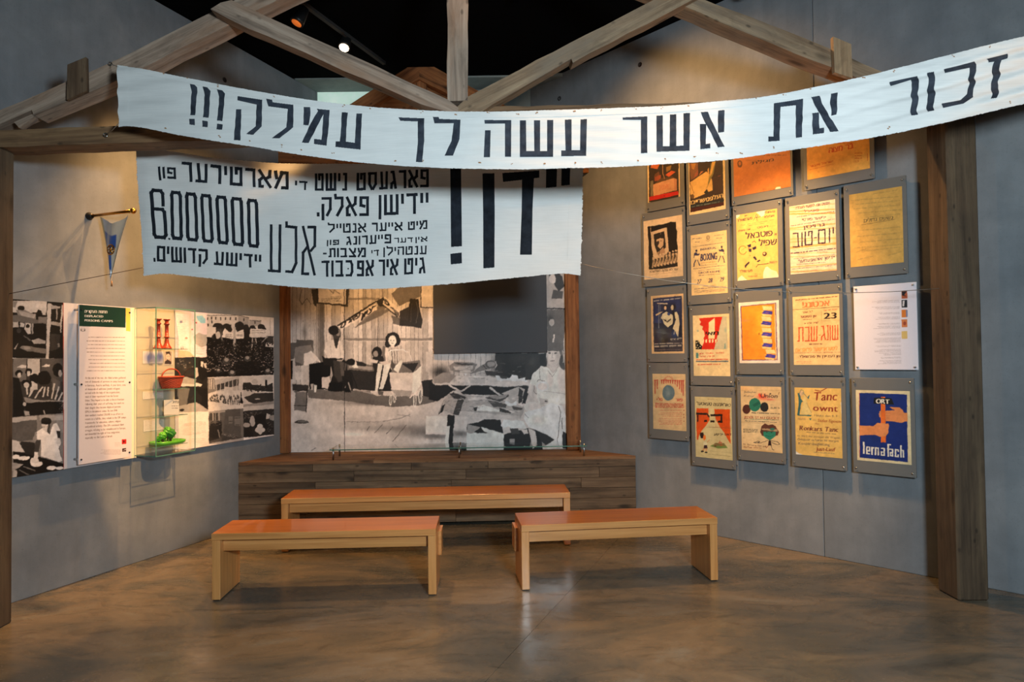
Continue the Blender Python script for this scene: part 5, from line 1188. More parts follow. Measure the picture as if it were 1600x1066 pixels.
# basket
p = on_shelf(267.5, 1, .135); bk_ = thing('basket', p, 'red-brown wicker basket with an arched handle on the second glass shelf', 'basket')
HB_ = Pt.st(266, 589.5)[1]-SH[1]
vs = []; fs = []; nn = 56; rr_ = 12
for j in range(rr_+1):
    f = j/rr_; R = .070+.032*f**.8
    for i in range(nn):
        a = 2*math.pi*i/nn; w2 = .0022*(1 if (i//2+j) % 2 else -1); vs.append(((R+w2)*math.cos(a)*1.0, (R+w2)*math.sin(a)*.82, .002+HB_*f))
for j in range(rr_):
    for i in range(nn): fs.append((j*nn+i, j*nn+(i+1)%nn, (j+1)*nn+(i+1)%nn, (j+1)*nn+i))
fs.append(tuple(range(nn))[::-1]); MB_ = frame(p, WLD, (0,0,1)); link('woven_body', mesh('woven_body', vs, fs), MB_, bk_, M['basket'])
tube('rim', [MB_ @ Vector((.103*math.cos(a), .085*math.sin(a), HB_+.002)) for a in (2*math.pi*k/28 for k in range(28))], .006, M['basket'], bk_, 8, True)
hp = Pt.st(266, 576.5)[1]-SH[1]
tube('handle', [MB_ @ Vector((.092*math.cos(a), 0, HB_+(hp-HB_)*1.0*math.sin(a)+.0)) for a in (math.pi*k/16 for k in range(17))], .0055, M['basket'], bk_, 8)
# small open booklet
p = on_shelf(268, 2, .14); z1_ = Pt.st(268, 624.5)[1]-SH[2]
nb = (WLN*.55+Vector((0,-1,0))*.6).normalized(); db = Vector((-nb.y, nb.x, 0)); db = db if db.x > 0 else -db
Mk = frame(p+Vector((0,0,z1_/2)), db, nb); bw = .056
bo = thing('booklet', p, 'small upright cream booklet with Hebrew title on the third glass shelf', 'booklet')
box('pages', Mk, (-bw, bw, -z1_/2+.001, z1_/2, -.014, -.001), M['cream'], bo, .001)
cq = [project(Mk @ Vector(v)) for v in ((-bw,z1_/2,0),(bw,z1_/2,0),(bw,-z1_/2,0),(-bw,-z1_/2,0))]
c = Cv(cq, 60, 62, (216,204,186)); cx0 = min(q_[0] for q_ in cq); cx1 = max(q_[0] for q_ in cq); cy0 = min(q_[1] for q_ in cq); cy1 = max(q_[1] for q_ in cq)
c.use(cx0, cy0, 1.0); ww = cx1-cx0; hh = cy1-cy0
c.T('נתיב', ww*.55, hh*.24, ww*.97, hh*.24, 3.6, (50,40,36), .3); c.S(ww*.5, hh*.42, ww*.95, hh*.56, 2, 1.0, (80,66,60), .9, .1, True)
print_mesh('cover', Mk, -bw, bw, -z1_/2+.001, z1_/2, c.out(), bo)
# green model garden
p = on_shelf(262, 3, .14); gr_ = thing('model_garden', p, 'bright green glazed tray with little trees on the bottom glass shelf', 'ornament')
Mgd = frame(p, WLD, (0,0,1))
vs = []; fs = []; nn = 40
for (k, z) in ((.88,0),(1.0,.008),(1.02,.028),(.94,.030),(.90,.018)):
    for i in range(nn):
        a = 2*math.pi*i/nn; rx = .135*k; ry = .085*k; cs, sn = math.cos(a), math.sin(a)
        vs.append((rx*math.copysign(abs(cs)**.55, cs)*(1+.012*math.cos(a*10)), ry*math.copysign(abs(sn)**.55, sn), .001+z))
for j in range(4):
    for i in range(nn): fs.append((j*nn+i, j*nn+(i+1)%nn, (j+1)*nn+(i+1)%nn, (j+1)*nn+i))
fs += [tuple(range(nn))[::-1], tuple(range(4*nn, 5*nn))]
link('tray', mesh('tray', vs, fs, True), Mgd, gr_, M['green'])
def clump(x, y, z, r, mat):
    vs = []; fs = []; n = 14; m = 9
    for j in range(m+1):
        for i in range(n):
            th, ph = math.pi*j/m, 2*math.pi*i/n; q_ = r*(1+.16*random.uniform(-1,1)) if 0 < j < m else r
            vs.append((x+q_*math.sin(th)*math.cos(ph), y+q_*math.sin(th)*math.sin(ph), z+q_*math.cos(th)))
    for j in range(m):
        for i in range(n): fs.append((j*n+i, (j+1)*n+i, (j+1)*n+(i+1)%n, j*n+(i+1)%n))
    return mesh('tree_crown', vs, fs)
for x, y, z, r, mt in ((-.05,-.0,.075,.030,'green'),(-.025,.02,.06,.026,'greend'),(.0,.0,.110,.032,'green'),(.025,-.01,.085,.036,'greend'),(.04,.02,.06,.026,'greend'),(-.06,.03,.05,.02,'green')):
    tr_ = tube('tree_trunk', [Mgd @ Vector((x, y, .02)), Mgd @ Vector((x, y, z))], .006, M['post'], gr_, 6)
    link('tree_crown', clump(x, y, z, r, M[mt]), Mgd, gr_, M[mt])
for k in range(12):
    a = 2*math.pi*k/12; q_ = Mgd @ Vector((.112*math.cos(a), .066*math.sin(a), .02)); lathe('glaze_bead', [(.002,0),(.007,.004),(.007,.009),(.002,.013)], q_, (0,0,1), M['green'], gr_, 8)
# caption cards fixed on the warm-tinted board
Pc = Plane(off=.048, **LEFT)
def card(q, lab, cat, draw, nm='caption_card'):
    r = Pc.rect(q); Mx, hx, hy = Pc.frame(r); t = thing(nm, Mx.translation, lab, cat); c = canvas(Pc, r, 2.0, (214,204,192)); draw(c)
    box('card', Mx, (-hx, hx, -hy, hy, -.0018, -.0004), M['cream'], t); print_mesh('card_print', Mx, -hx, hx, -hy, hy, c.out(), t)
def dA(c): c.use(190,460,6.66); c.B(290,655,60,50,(120,130,186),.8); c.B(400,650,45,45,(110,120,176),.8); c.S(235,612,420,712,12,3,(150,150,180),.5)
def dB(c): c.use(190,460,6.66); c.R(450,596,522,724,(170,150,134)); c.P([(460,600),(500,595),(512,640),(470,640)],(60,48,42)); c.E(485,650,22,30,(206,180,160)); c.P([(450,700),(480,680),(515,700),(515,725),(450,725)],(56,46,44)); c.L([(478,676),(462,715)],5,(60,50,46)); c.E(478,648,3,3,(60,50,46)); c.E(494,648,3,3,(60,50,46))
def dC(c): c.use(190,590,7.6); c.S(262,185,480,245,5,4,(130,106,96),.6)
def dD(c): c.use(190,590,7.6); c.S(280,520,480,620,8,4,(130,106,96),.6,.1,False,505,600)
card([(223,549.5),(255,548),(255,567.5),(223,569)], 'card with two blue round stamps, under the top shelf of the showcase', 'card', dA)
card([(256.6,548.5),(269.5,548),(269.8,569.5),(257,570)], 'small portrait photograph of a dark-haired person behind the glass showcase', 'photograph', dB, 'portrait_photo')
card([(223,612),(255,610),(255.5,622),(223,624.5)], 'white caption card level with the basket bottom in the showcase', 'card', dC)
card([(224,657),(256,653.5),(256.5,670.5),(224.5,675.5)], 'white caption card above the green garden in the showcase', 'card', dD)

# ------------------------------------------------------------------ mounted posters on the right wall
Pbd = Plane(off=.060, **RIGHT); Ppr = Plane(off=.0615, **RIGHT)
CR_ = (232,206,164); YL = (226,192,128)
def poster(bq, pq, bg, draw, lab, dens=1.6, white=False):
    rb_ = Pbd.rect(bq); rp = Ppr.rect(pq); Mx, hx, hy = Pbd.frame(rb_); Mq, px_, py_ = Ppr.frame(rp)
    t = thing('mounted_poster', Mx.translation, lab, 'poster')
    box('mount_board', Mx, (-hx, hx, -hy, hy, -.012, 0), M['white'] if white else M['mount'], t, .001)
    c = canvas(Ppr, rp, dens, bg); draw(c); c.photo(.3, .022, 0) if not white else None; c.noise(.01)
    print_mesh('poster_print', Mq, -px_, px_, -py_, py_, c.out(), t)
    if not white:
        ga, gb_ = hx+.002, hy+.001
        box('acrylic_sheet', Mx, (-ga, ga, -gb_, gb_, .004, .008), M['glass'], t)
    for sx in (-1, 1):
        for sy in (-1, 1):
            x = sx*(hx-.022); y = sy*(hy-.03)
            if white: x = sx*(hx-.02); y = sy*(hy-.02)
            lathe('screw', [(.0075,-.0002 if white else .0082),(.0075,.011),(.005,.0145),(.001,.0155)], Mx @ Vector((x, y, 0)), WRN, M['steel'], t, 10)
            tube('standoff', [Mx @ Vector((x, y, -.058)), Mx @ Vector((x, y, -.0122))], .008, M['steel'], t, 8)
def Z(q, o): return [(x/o[2]+o[0], y/o[2]+o[1]) for x, y in q]
ZA = (990,220,4.44); ZB_ = (1210,210,4.44); ZC_ = (990,430,5.924); ZD = (1220,430,5.921); ZE = (1000,560,5.329); ZF = (1220,570,5.329)
K = g_; BR = (70,46,30)
def p11(c):
    c.use(1000,250,10.657); c.R(150,-500,640,700,(58,46,34)); c.P([(190,60),(330,70),(290,150),(180,130)],(190,96,50)); c.P([(430,120),(520,90),(500,170),(440,200)],(140,104,54)); c.P([(420,250),(520,175),(590,200),(480,280)],(206,92,50)); c.P([(240,260),(350,250),(340,340),(240,350)],(150,76,50)); c.P([(210,410),(560,290),(590,500),(225,600)],(206,150,110)); c.P([(250,230),(310,190),(330,240),(240,290)],(110,70,46)); c.P([(170,350),(220,340),(215,600),(180,600)],(120,110,90)); c.P([(350,300),(540,270),(560,300),(230,400)],(88,66,46)); c.P([(560,300),(610,320),(610,500),(570,510)],(190,130,96)); c.L([(375,60),(378,220),(405,310)],10,(190,140,96)); c.S(320,430,520,500,4,10,(176,80,60),.6,.2,False,400,460); c.P([(158,610),(632,510),(635,575),(160,678)],(196,40,26)); c.R(180,-400,600,40,(130,96,60)); c.E(402,594,8,8,(60,20,20)); c.P([(150,-500),(640,-500),(630,-300),(160,-280)],(200,150,90))
def p21(c):
    c.use(1000,250,10.657); c.P([(805,-500),(1365,-500),(1390,755),(842,870)],(60,44,34)); c.P([(820,60),(960,50),(970,260),(850,340)],(126,84,56)); c.P([(850,60),(930,55),(900,160),(870,150)],(176,120,60)); c.P([(835,370),(1100,190),(1160,240),(1200,340),(1210,500),(1120,540),(900,640),(840,560)],(222,176,104)); c.P([(900,260),(960,160),(970,230),(900,300)],(150,84,60)); c.P([(1180,60),(1260,20),(1220,230),(1110,480),(1140,330)],(130,116,66)); c.P([(1200,30),(1255,25),(1190,230),(1150,300)],(206,160,84)); c.P([(1290,270),(1340,250),(1330,420),(1290,440)],(150,70,50)); c.P([(1060,540),(1110,480),(1145,540),(1110,580)],(50,46,34)); c.E(875,605,28,40,(110,80,46)); c.L([(835,370),(900,560)],7,(130,90,50)); c.P([(1010,190),(1060,180),(980,260)],(190,120,70)); c.P([(1190,300),(1350,260),(1380,540),(1250,560)],(66,46,38)); c.P([(1125,150),(1145,130),(1150,230),(1130,240)],(214,160,84))
    c.T('העלפט', 1100,690,1378,620,62,(236,200,130),6); c.T('שרייבן', 840,745,1085,690,62,(236,200,130),6); c.P([(836,740),(1392,645),(1392,690),(838,800)],(34,36,34)); c.S(860,775,1330,690,1,20,(120,126,110),.8,.02,False,690,690); c.P([(840,800),(1392,700),(1392,752),(842,868)],(66,26,18)); c.S(870,825,1350,825,1,10,(100,60,40),.6,.02,False,735,735)
def p31(c):
    c.use(990,220,4.44); c.R(600,-200,1200,500,(196,118,56)); 
    for k in range(22): c.L([(720,380-k*10+rng.uniform(-1,1)),(1070,330-k*10)],1.5,(150,84,36),.35)
    c.E(737,160,17,26,(104,66,36)); c.E(737,156,9,14,(176,104,50)); c.T('מגילת', 820,165,970,140,18,(50,40,30),2); c.S(780,135,900,135,1,3,(90,60,30),.7); c.P([(978,335),(990,320),(1015,318),(1022,332),(1000,342)],(226,214,190)); c.S(895,335,990,335,2,3,(120,70,30),.7); c.S(700,20,1060,100,5,8,(110,64,30),.7)
def p41(c):
    c.use(1210,210,4.44); c.R(150,-400,760,420,(228,160,72)); c.B(600,200,120,120,(236,190,100),.5); c.T('בר מצוה', 378,128,545,95,34,(196,64,26),2.5); c.S(555,130,610,165,3,6,(190,90,40),.8); c.T('ב.ה',550,195,585,190,12,(190,80,36)); c.L([(642,130),(645,180)],4,(190,90,40)); c.T('ישראל ויקטור', 245,228,405,192,12,(190,80,36),1); c.L([(245,243),(410,205)],2,(190,80,36)); c.S(300,-60,560,60,5,8,(196,90,40),.7)
def p12(c):
    c.use(1000,330,8.883); n = [(105,215),(200,205),(260,190),(330,182),(420,150),(495,150),(500,260),(515,280),(508,400),(520,500),(515,640),(520,765),(300,800),(125,808),(118,600),(122,450),(110,330)]
    c.P(n,(34,26,22)); c.P([(150,290),(370,225),(400,560),(300,640),(190,660),(160,480)],(206,170,130)); c.P([(190,320),(335,280),(360,500),(300,560),(240,600),(200,460)],(40,32,28)); c.P([(215,350),(290,310),(330,400),(320,480),(280,520),(240,480)],(200,160,120)); c.P([(205,350),(250,315),(310,320),(330,380),(280,375),(220,400)],(44,34,28)); c.P([(215,430),(262,412),(268,440),(240,500)],(60,44,36)); c.P([(235,580),(320,500),(350,560),(330,610),(260,620)],(170,130,96)); c.L([(275,520),(260,600)],6,(50,38,30)); c.E(240,428,10,5,(60,44,36)); c.E(290,412,9,5,(60,44,36))
    for i in range(8):
        x = 190+i*44; y = 640-i*9; c.E(x,y-20+(-10 if i>5 else 0),14,14,(206,170,130)); c.P([(x-16,y),(x+16,y-4),(x+12,y+60),(x+24,y+130),(x+4,y+135),(x-2,y+80),(x-10,y+145),(x-26,y+145),(x-14,y+60)],(196,160,120)); c.L([(x-8,y+30),(x+6,y+100)],7,(44,34,28))
    c.L([(148,230),(150,300)],6,(200,160,120)); c.T('עוד לא נתקה השלשלת', 132,855,520,818,30,(50,38,30),1.5); c.L([(128,880),(500,845)],2.5,(130,100,76))
def p22(c):
    c.use(1070,350,8.2); N = (62,56,84)
    c.E(297,175,22,30,(150,124,90)); c.E(297,175,15,22,(196,168,120)); c.L([(270,210),(297,225),(325,205)],5,(150,124,90)); c.T('YMCA'[0:0] or 'Camp', 130,242,185,232,12,N,.5,.6) if False else None
    c.S(98,192,218,192,1,7,N,.7,.05,False,183,183); c.S(370,155,500,155,1,7,N,.7,.05,False,135,135); c.S(130,232,188,232,1,7,N,.8); c.S(400,188,472,188,1,7,N,.8,0,False,180,180); c.S(98,295,505,295,1,6,N,.75,0,False,238,238)
    c.T('INDIVIDUAL',200,342,402,318,27,N,1.5); c.T('BOXING',204,475,410,452,92,N,7); c.S(205,500,405,500,1,8,(150,110,70),.7,0,False,482,482); c.S(205,532,410,532,1,6,N,.7,0,False,512,512); c.S(108,575,515,575,1,7,N,.75,0,False,528,528); c.S(175,600,445,600,1,6,N,.7,0,False,565,565); c.T('CIRCUS KRONE',178,640,448,615,26,N,2); c.S(180,660,450,660,1,7,N,.8,0,False,638,638)
    for x, y, t in ((155,765,'27'),(298,750,'28'),(445,733,'29')): c.T(t,x,y,x+50,y-4,56,N,4,slant=.15)
    c.S(120,715,150,730,2,4,N,.5); c.S(275,700,300,715,2,4,N,.5); c.S(425,680,450,700,2,4,N,.5); c.S(225,800,410,800,1,4,N,.7,0,False,785,785); c.S(120,832,520,832,1,9,N,.7,0,False,800,800); c.S(120,855,525,880,4,4,N,.6,.05,False,828,855)
    for ox, oy, m in ((148,345,1),(470,295,-1)):
        F = lambda P: [(ox+m*x, oy+y) for x, y in P]
        c.E(ox,oy,13,16,(50,44,66)); c.P(F([(-28,30),(0,18),(22,40),(35,28),(42,45),(20,62),(0,60),(-12,75),(-32,60)]),N); c.L(F([(-20,60),(-30,85),(-15,90)]),9,N); c.P(F([(-22,62),(18,58),(16,100),(-25,105)]),(236,206,150)); c.L(F([(-8,118),(-28,165),(-30,200)]),11,N); c.L(F([(15,115),(30,155),(45,190)]),10,N); c.L(F([(-30,200),(-40,195)]),8,N)
def p32(c):
    c.use(1140,320,8.2); N = (56,40,60); c.P([(80,130),(130,120),(125,150),(95,175),(83,170)],(236,226,204)); c.P([(335,95),(460,72),(440,140),(400,160),(375,125)],(236,226,204)); c.P([(430,870),(455,800),(480,790),(530,830),(600,850),(632,930),(425,945)],(238,224,190)); c.P([(105,980),(112,935),(160,900),(190,930),(225,965)],(238,224,190)); c.B(560,880,40,40,(236,190,130),.5)
    c.T('גמאינס', 450,118,580,98,26,N,1.5); c.T('אומצא', 440,172,568,150,26,N,1.5); c.T('פון', 188,152,228,145,14,N,1); c.T('פערנוואלד', 98,222,288,188,30,N,2); c.E(345,145,15,18,N); c.E(345,145,11,13,YL); c.L([(300,200),(325,165),(360,165),(395,150)],4,N); c.L([(345,170),(350,210)],4,N); c.L([(140,265),(565,192)],2,N); c.S(245,268,445,268,1,4,N,.7,0,False,235,235)
    c.T('ווערט געשפילט', 110,350,262,322,20,N,1); c.T('דינסט', 355,305,492,285,22,N,1); c.S(270,320,350,320,1,6,(190,110,60),.6); c.S(495,282,590,282,1,6,(200,130,70),.6,0,False,268,268)
    c.T('פוטבאל', 205,438,545,395,68,(50,32,60),5); c.T('א',572,392,600,390,26,(50,32,60),3); c.T('שפיל', 372,528,600,508,72,(50,32,60),5)
    for k in range(26):
        a = 2*math.pi*(k/30)+.3; c.L([(168+48*math.cos(a),580+54*math.sin(a)),(168+48*math.cos(a+.22),580+54*math.sin(a+.22))],8,(176,90,50))
    c.L([(150,590),(200,545)],4,(190,110,60)); c.L([(290,480),(315,462),(335,485)],9,(120,84,60)); c.P([(222,520),(270,498),(275,540),(240,545)],(50,40,66)); c.P([(285,550),(335,530),(342,560),(300,580)],(50,40,66)); c.P([(240,565),(280,560),(278,605),(245,600)],(50,40,66)); c.P([(232,545),(258,545),(255,565),(235,562)],(206,120,96)); c.P([(300,670),(320,655),(352,700),(330,712)],(50,40,60)); c.P([(345,725),(385,700),(395,715),(365,735)],(50,40,60)); c.P([(190,780),(250,725),(258,740),(215,790),(210,810),(196,800)],(50,40,60)); c.E(262,650,14,8,(190,140,80)); c.E(250,675,12,7,(200,170,110))
    c.E(445,630,28,30,(70,44,40)); c.E(440,624,14,16,(220,180,130)); c.L([(340,795),(362,768),(500,750)],8,(56,40,50)); c.S(505,730,610,750,3,6,N,.7,.1,False,722,742); c.T('פערנוואלד', 128,868,290,855,30,(84,56,60),1.5); c.S(320,885,410,885,1,5,N,.6); c.T('פערנוואלד', 235,930,355,918,18,(100,66,60),1)
def p42(c):
    c.use(1225,300,7.614); O = (236,142,58); N = (58,44,70); c.R(0,0,700,1066,(230,206,178))
    for y0,y1,h,a in ((240,215,16,.8),(190,150,10,.6),(435,385,18,.7),(265,262,18,.9),(450,440,14,.5),(665,620,26,.8),(560,555,14,.5),(770,770,14,.5),(895,860,14,.7),(950,935,22,.6),(600,560,14,.5),(730,730,10,.6)): c.P([(55,y0-h/2),(640,y1-h/2-12),(640,y1+h/2-12),(55,y0+h/2)],O,a*.8)
    c.B(110,560,50,120,O,.3); c.B(600,560,40,100,O,.35)
    c.T('חמשים שנה לתנועת העבודה', 135,210,540,150,30,N,1.5); c.T('פאטערלאנד'[0:6], 240,248,415,228,28,N,1.5); c.S(148,300,595,300,1,9,N,.7,0,False,232,232); c.T('יידישער פארטיי', 215,350,495,318,30,N,1.5); c.S(80,405,600,405,1,10,N,.7,0,False,322,322); c.T('גרויסן', 228,440,480,405,36,N,3)
    c.edges([], N)
    for p in word('ב', (103,490),(182,480),(190,655),(103,662),15,(0,0,1))+word('ו',(195,482),(232,478),(232,648),(195,650),15,(0,0,1))+word('ט',(245,470),(338,458),(338,630),(245,640),15,(0,0,1))+word('ם',(403,450),(492,438),(492,612),(403,620),15,(0,0,1))+word('ו',(520,432),(558,430),(558,602),(520,605),15,(0,0,1)): c.P(p,(40,30,56))
    c.L([(358,545),(388,542)],13,(40,30,56)); c.L([(583,422),(582,492)],15,(40,30,56))
    c.S(245,680,455,680,1,6,N,.6,0,False,660,660); c.S(80,730,610,730,1,13,N,.85,0,False,670,670); c.S(390,712,520,712,1,6,N,.7); c.S(115,795,610,795,1,7,N,.7,0,False,738,738); c.T('יידישן אוהאנעמער', 170,842,600,790,34,N,2); c.S(150,860,490,860,1,8,N,.7,0,False,835,835); c.S(95,915,620,915,1,8,N,.75,0,False,862,862); c.S(490,885,560,885,1,6,N,.7); c.S(130,955,400,955,1,6,N,.6,0,False,925,925); c.P([(598,80),(612,84),(642,920),(632,925)],(232,226,220),.8)
def p51(c):
    c.use(1210,210,4.44); c.R(480,300,950,960,(218,170,88)); T_ = (132,112,70)
    for k, (x0,x1,y) in enumerate(((680,850,395),(530,860,440),(540,870,468),(545,870,498),(550,880,530),(600,870,560),(545,870,650),(550,880,690),(560,890,730),(540,880,770),(600,870,790),(560,640,800),(780,880,820),(570,690,850))): c.S(x0,y+20,x1,y+20,1,7,T_,.35,.1,True,y-8,y-8)
    c.T('נשקים גדולים', 620,612,820,588,22,(110,90,56),1); c.L([(605,628),(835,590)],2.5,(110,86,50))
def p52(c):
    c.use(1220,430,5.921); c.R(600,0,1400,950,(218,214,222)); G = (126,122,130)
    for y0,n,x0,x1 in ((240,3,840,1098),(298,3,840,1100),(352,2,890,1100),(392,3,850,1102),(450,2,850,1106),(476,3,845,1108),(538,3,860,1108),(585,5,845,1110),(655,2,875,1112),(690,3,862,1112),(722,3,900,1112),(762,2,900,1114),(792,4,895,1114)): c.S(x0,y0,x1,y0+(n-1)*9.5,n,3.6,G,.7,.25,True,y0-6,y0-6+(n-1)*9.5)
    for y, col in ((150,(170,90,60)),(232,(30,34,40)),(322,(206,120,50)),(412,(200,120,70)),(520,(210,180,110))): c.P([(1115,y),(1168,y-3),(1170,y+68),(1118,y+70)],col)
    c.P([(1118,155),(1165,152),(1140,185),(1165,200),(1120,190)],(30,34,40)); c.P([(1125,240),(1145,235),(1140,290),(1125,290)],(206,200,200)); c.P([(1155,325),(1172,324),(1172,388),(1158,388)],(120,130,160)); c.E(1145,447,14,18,(150,70,50))
def p13(c):
    c.use(1005,450,8.883); c.P([(135,148),(530,110),(545,878),(150,882)],(34,40,70)); c.B(200,450,60,250,(50,70,130),.6); c.B(350,170,120,40,(44,56,110),.7); c.B(480,250,60,90,(50,64,120),.6); c.P([(150,480),(540,520),(545,878),(150,882)],(26,26,36),.55); c.B(430,640,50,60,(60,84,140),.8)
    c.S(148,185,525,185,1,16,(206,196,176),.8,0,False,140,140); c.P([(190,212),(330,212),(340,228),(200,222)],(206,186,160)); c.L([(235,225),(240,480)],7,(110,116,130)); c.L([(215,230),(218,560)],9,(120,124,130))
    c.E(306,262,26,32,(40,30,30)); c.E(306,280,18,26,(206,176,140)); c.P([(245,420),(270,360),(320,330),(400,370),(420,420),(400,500),(340,545),(290,500),(270,440)],(222,206,170)); c.P([(270,430),(320,440),(330,470),(300,460)],(70,60,56)); c.P([(320,470),(380,420),(385,440),(335,480)],(90,80,70)); c.E(352,362,22,20,(60,76,130)); c.P([(170,370),(240,335),(280,330),(220,365),(180,390)],(206,180,140)); c.P([(230,560),(320,560),(350,740),(260,770)],(24,26,34)); c.E(425,262,30,34,(34,30,40)); c.E(400,272,20,36,(206,186,150)); c.P([(420,340),(460,330),(490,390),(500,500),(480,680),(440,600),(410,560),(450,440)],(226,206,166)); c.P([(400,300),(430,330),(440,440),(400,560),(410,420)],(30,30,40)); c.L([(440,560),(425,640)],8,(206,190,160)); c.L([(470,600),(472,670)],8,(206,190,160))
    c.T('יידיש ארט', 380,725,532,712,26,(206,196,176),1); c.S(155,775,538,775,1,16,(196,186,170),.85,0,False,762,762); c.S(158,810,530,810,1,22,(206,196,176),.8,0,False,795,795); c.S(160,855,535,855,1,10,(120,104,96),.8,0,False,852,852)
def p23(c):
    c.use(1070,480,8.883); c.P([(415,470),(520,130),(580,130),(590,582),(405,585)],(196,186,156)); c.P([(200,155),(518,135),(490,240),(470,330),(425,500),(405,585),(215,585),(250,520),(270,470),(262,430),(280,400),(262,330),(240,310),(255,270),(205,245),(225,205),(205,185)],(206,46,26)); c.P([(330,212),(415,150),(415,460),(328,465)],(236,212,164)); c.P([(240,450),(290,440),(440,440),(450,470),(430,500),(250,495)],(206,46,26)); 
    for x in (255,295,345,385,425): c.P([(x-12,450),(x+14,445),(x+10,492),(x-8,494)],(236,212,164))
    for x in (275,320,362,405): c.P([(x,440),(x+12,440),(x+12,500),(x,500)],(206,46,26))
    c.T('מאי', 292,392,465,385,48,(24,26,22),8); c.R(155,460,185,582,(26,26,24)); c.P([(150,460),(200,470),(210,510),(240,540),(230,585),(150,585)],(26,26,24)); 
    for x,y in ((165,490),(190,480),(175,530),(215,545),(190,565),(160,560)): c.E(x,y,7,8,(226,206,160))
    c.E(180,330,16,14,(150,166,150),.7); c.B(560,320,14,30,(130,160,150),.7); c.P([(545,510),(560,490),(565,575),(545,575)],(110,150,150),.8); c.L([(570,140),(572,460)],3,(140,150,130))
    c.R(155,632,190,708,(90,140,136)); R_ = (196,60,44)
    c.T('נומער פועלי ציון', 200,655,540,642,20,R_,1); c.T('אין ארץ ישראל', 205,695,410,690,20,R_,1); c.S(155,728,597,728,2,12,R_,.8,0,False,722,722); c.P([(155,745),(600,740),(600,758),(155,760)],(88,104,116)); c.S(180,797,495,797,1,14,R_,.75,0,False,790,790)
def p33(c):
    c.use(990,430,5.924); c.R(900,200,1400,900,(240,222,206)); c.P([(990,288),(1315,258),(1330,785),(1005,788)],(110,70,110)); c.P([(998,294),(1308,266),(1322,778),(1012,780)],(240,150,42)); c.B(1180,450,60,150,(250,196,60),.7); c.B(1040,620,40,150,(236,128,40),.5); c.B(1030,420,40,14,(226,130,110),.5)
    for k, y in enumerate((345,443,545,645,745)):
        x = (1235,1225,1228,1235,1262)[k]; s_ = 1.0
        c.P([(x-45,y-60),(x+40,y-55),(x+50,y-20),(x-35,y-20)],(240,214,150)); c.P([(x-30,y-18),(x+52,y-8),(x+42,y+22),(x-48,y+12)],(70,66,170)); c.P([(x-52,y+14),(x+36,y+22),(x+40,y+38),(x-40,y+34)],(244,208,140)); c.E(x,y+4,18,5,(150,90,150),.8); c.L([(x+50,y-50),(x+46,y+50)],3,(150,100,60)); c.P([(x-40,y-20),(x-60,y-8),(x-30,y)],(240,200,120),.7)
    c.P([(1300,262),(1308,266),(1322,778),(1312,778)],(240,214,180),.8); c.E(1160,543,6,12,(160,90,40)); c.S(1120,752,1190,752,1,4,(160,90,60),.5)
def p43(c):
    c.use(1230,450,8.2); O = (226,92,44); N = (110,50,40); c.R(0,0,738,1066,(240,204,144)); c.B(380,540,300,420,(240,190,120),.5)
    c.S(105,160,640,160,1,14,(120,60,40),.85,0,False,110,110); c.L([(68,180),(660,150)],1.5,N,.4); c.T('אכטונג!', 195,258,535,228,66,(236,112,60),7,.85); c.L([(70,282),(662,242)],5,(66,30,30)); c.P([(435,268),(440,420),(655,410),(650,255)],N,.0); c.L([(435,268),(440,425),(655,412)],2,(130,110,60)); c.T('שבת פרשת',460,300,640,285,18,(190,90,60),1,.8); c.T('23',470,398,625,390,78,(40,26,26),10); c.T('7.3 אוהר', 195,330,328,312,20,N,1); c.T('אין טעאטער', 165,385,372,372,26,N,2.5); c.S(200,408,318,408,1,9,N,.6,0,False,402,402); c.T('קומט אלע א', 222,465,395,450,20,N,1.5)
    for w_,x0,x1,ya,yb in (('ת',128,208,502,690),('ב',225,292,498,688),('ש',302,385,492,685),('ג',428,492,485,672),('נ',500,528,480,670),('ש',570,650,476,668)):
        for p in word(w_,(x0,ya),(x1,ya-4),(x1,yb-4),(x0,yb),15,(0,0,1)): c.P(p,(206,70,34),.85)
    c.L([(548,478),(548,668)],14,(206,70,34),.85); c.L([(402,605),(425,602)],8,(206,70,34)); c.S(280,722,445,722,1,14,N,.8,0,False,715,715); c.T('ליטערארישער פראגראם', 108,820,640,795,46,(240,140,60),3,.8); c.L([(90,832),(685,820)],3.5,(170,60,40)); c.T('פון דעם יידן אין פערנוואלד', 155,892,672,885,28,(86,34,34),2.5); c.S(120,940,315,960,2,7,(190,110,80),.6)
def p14(c):
    c.use(1010,570,8.883); R_ = (190,60,48)
    for k, (x, y, h) in enumerate(((120,210,195),(150,208,130),(172,208,90),(212,208,60),(240,208,62),(272,208,56),(300,210,50),(330,210,52),(362,212,56),(395,214,62),(425,214,90),(455,214,130),(482,214,170),(505,216,215))):
        if k not in (2,): c.P([(x-9,y),(x+10,y),(x+8,y+h),(x-3,y+h)],R_,.9); c.P([(x-12,y),(x+14,y),(x+14,y+12),(x-12,y+12)],R_)
    for k in range(8):
        a = math.pi*(1+k/7); x, y = 307+60*math.cos(a), 200+42*math.sin(a); c.L([(x,y),(307+40*math.cos(a),200+28*math.sin(a))],9,(196,80,60),.8)
    c.E(305,390,84,108,(90,116,128)); c.B(300,400,40,70,(140,156,158),.8); c.B(290,330,20,26,(120,142,148),.7); c.T('הילף', 142,505,218,508,44,R_,3); c.T('פאר', 403,508,495,512,42,R_,3)
    c.S(120,535,518,590,4,12,R_,.75,.02,True,545,592); c.S(160,630,495,665,2,9,(200,90,76),.6,.2,True); c.S(160,685,495,685,1,9,(200,90,76),.6,.2,True); c.S(160,712,495,745,2,9,(200,90,76),.6,.2,True); c.S(160,770,495,825,4,9,(200,90,76),.6,.1,True); c.S(150,860,400,875,1,5,(206,120,100),.4)
    for y in (632,690,728,782): c.E(515,y,6,9,(150,50,44))
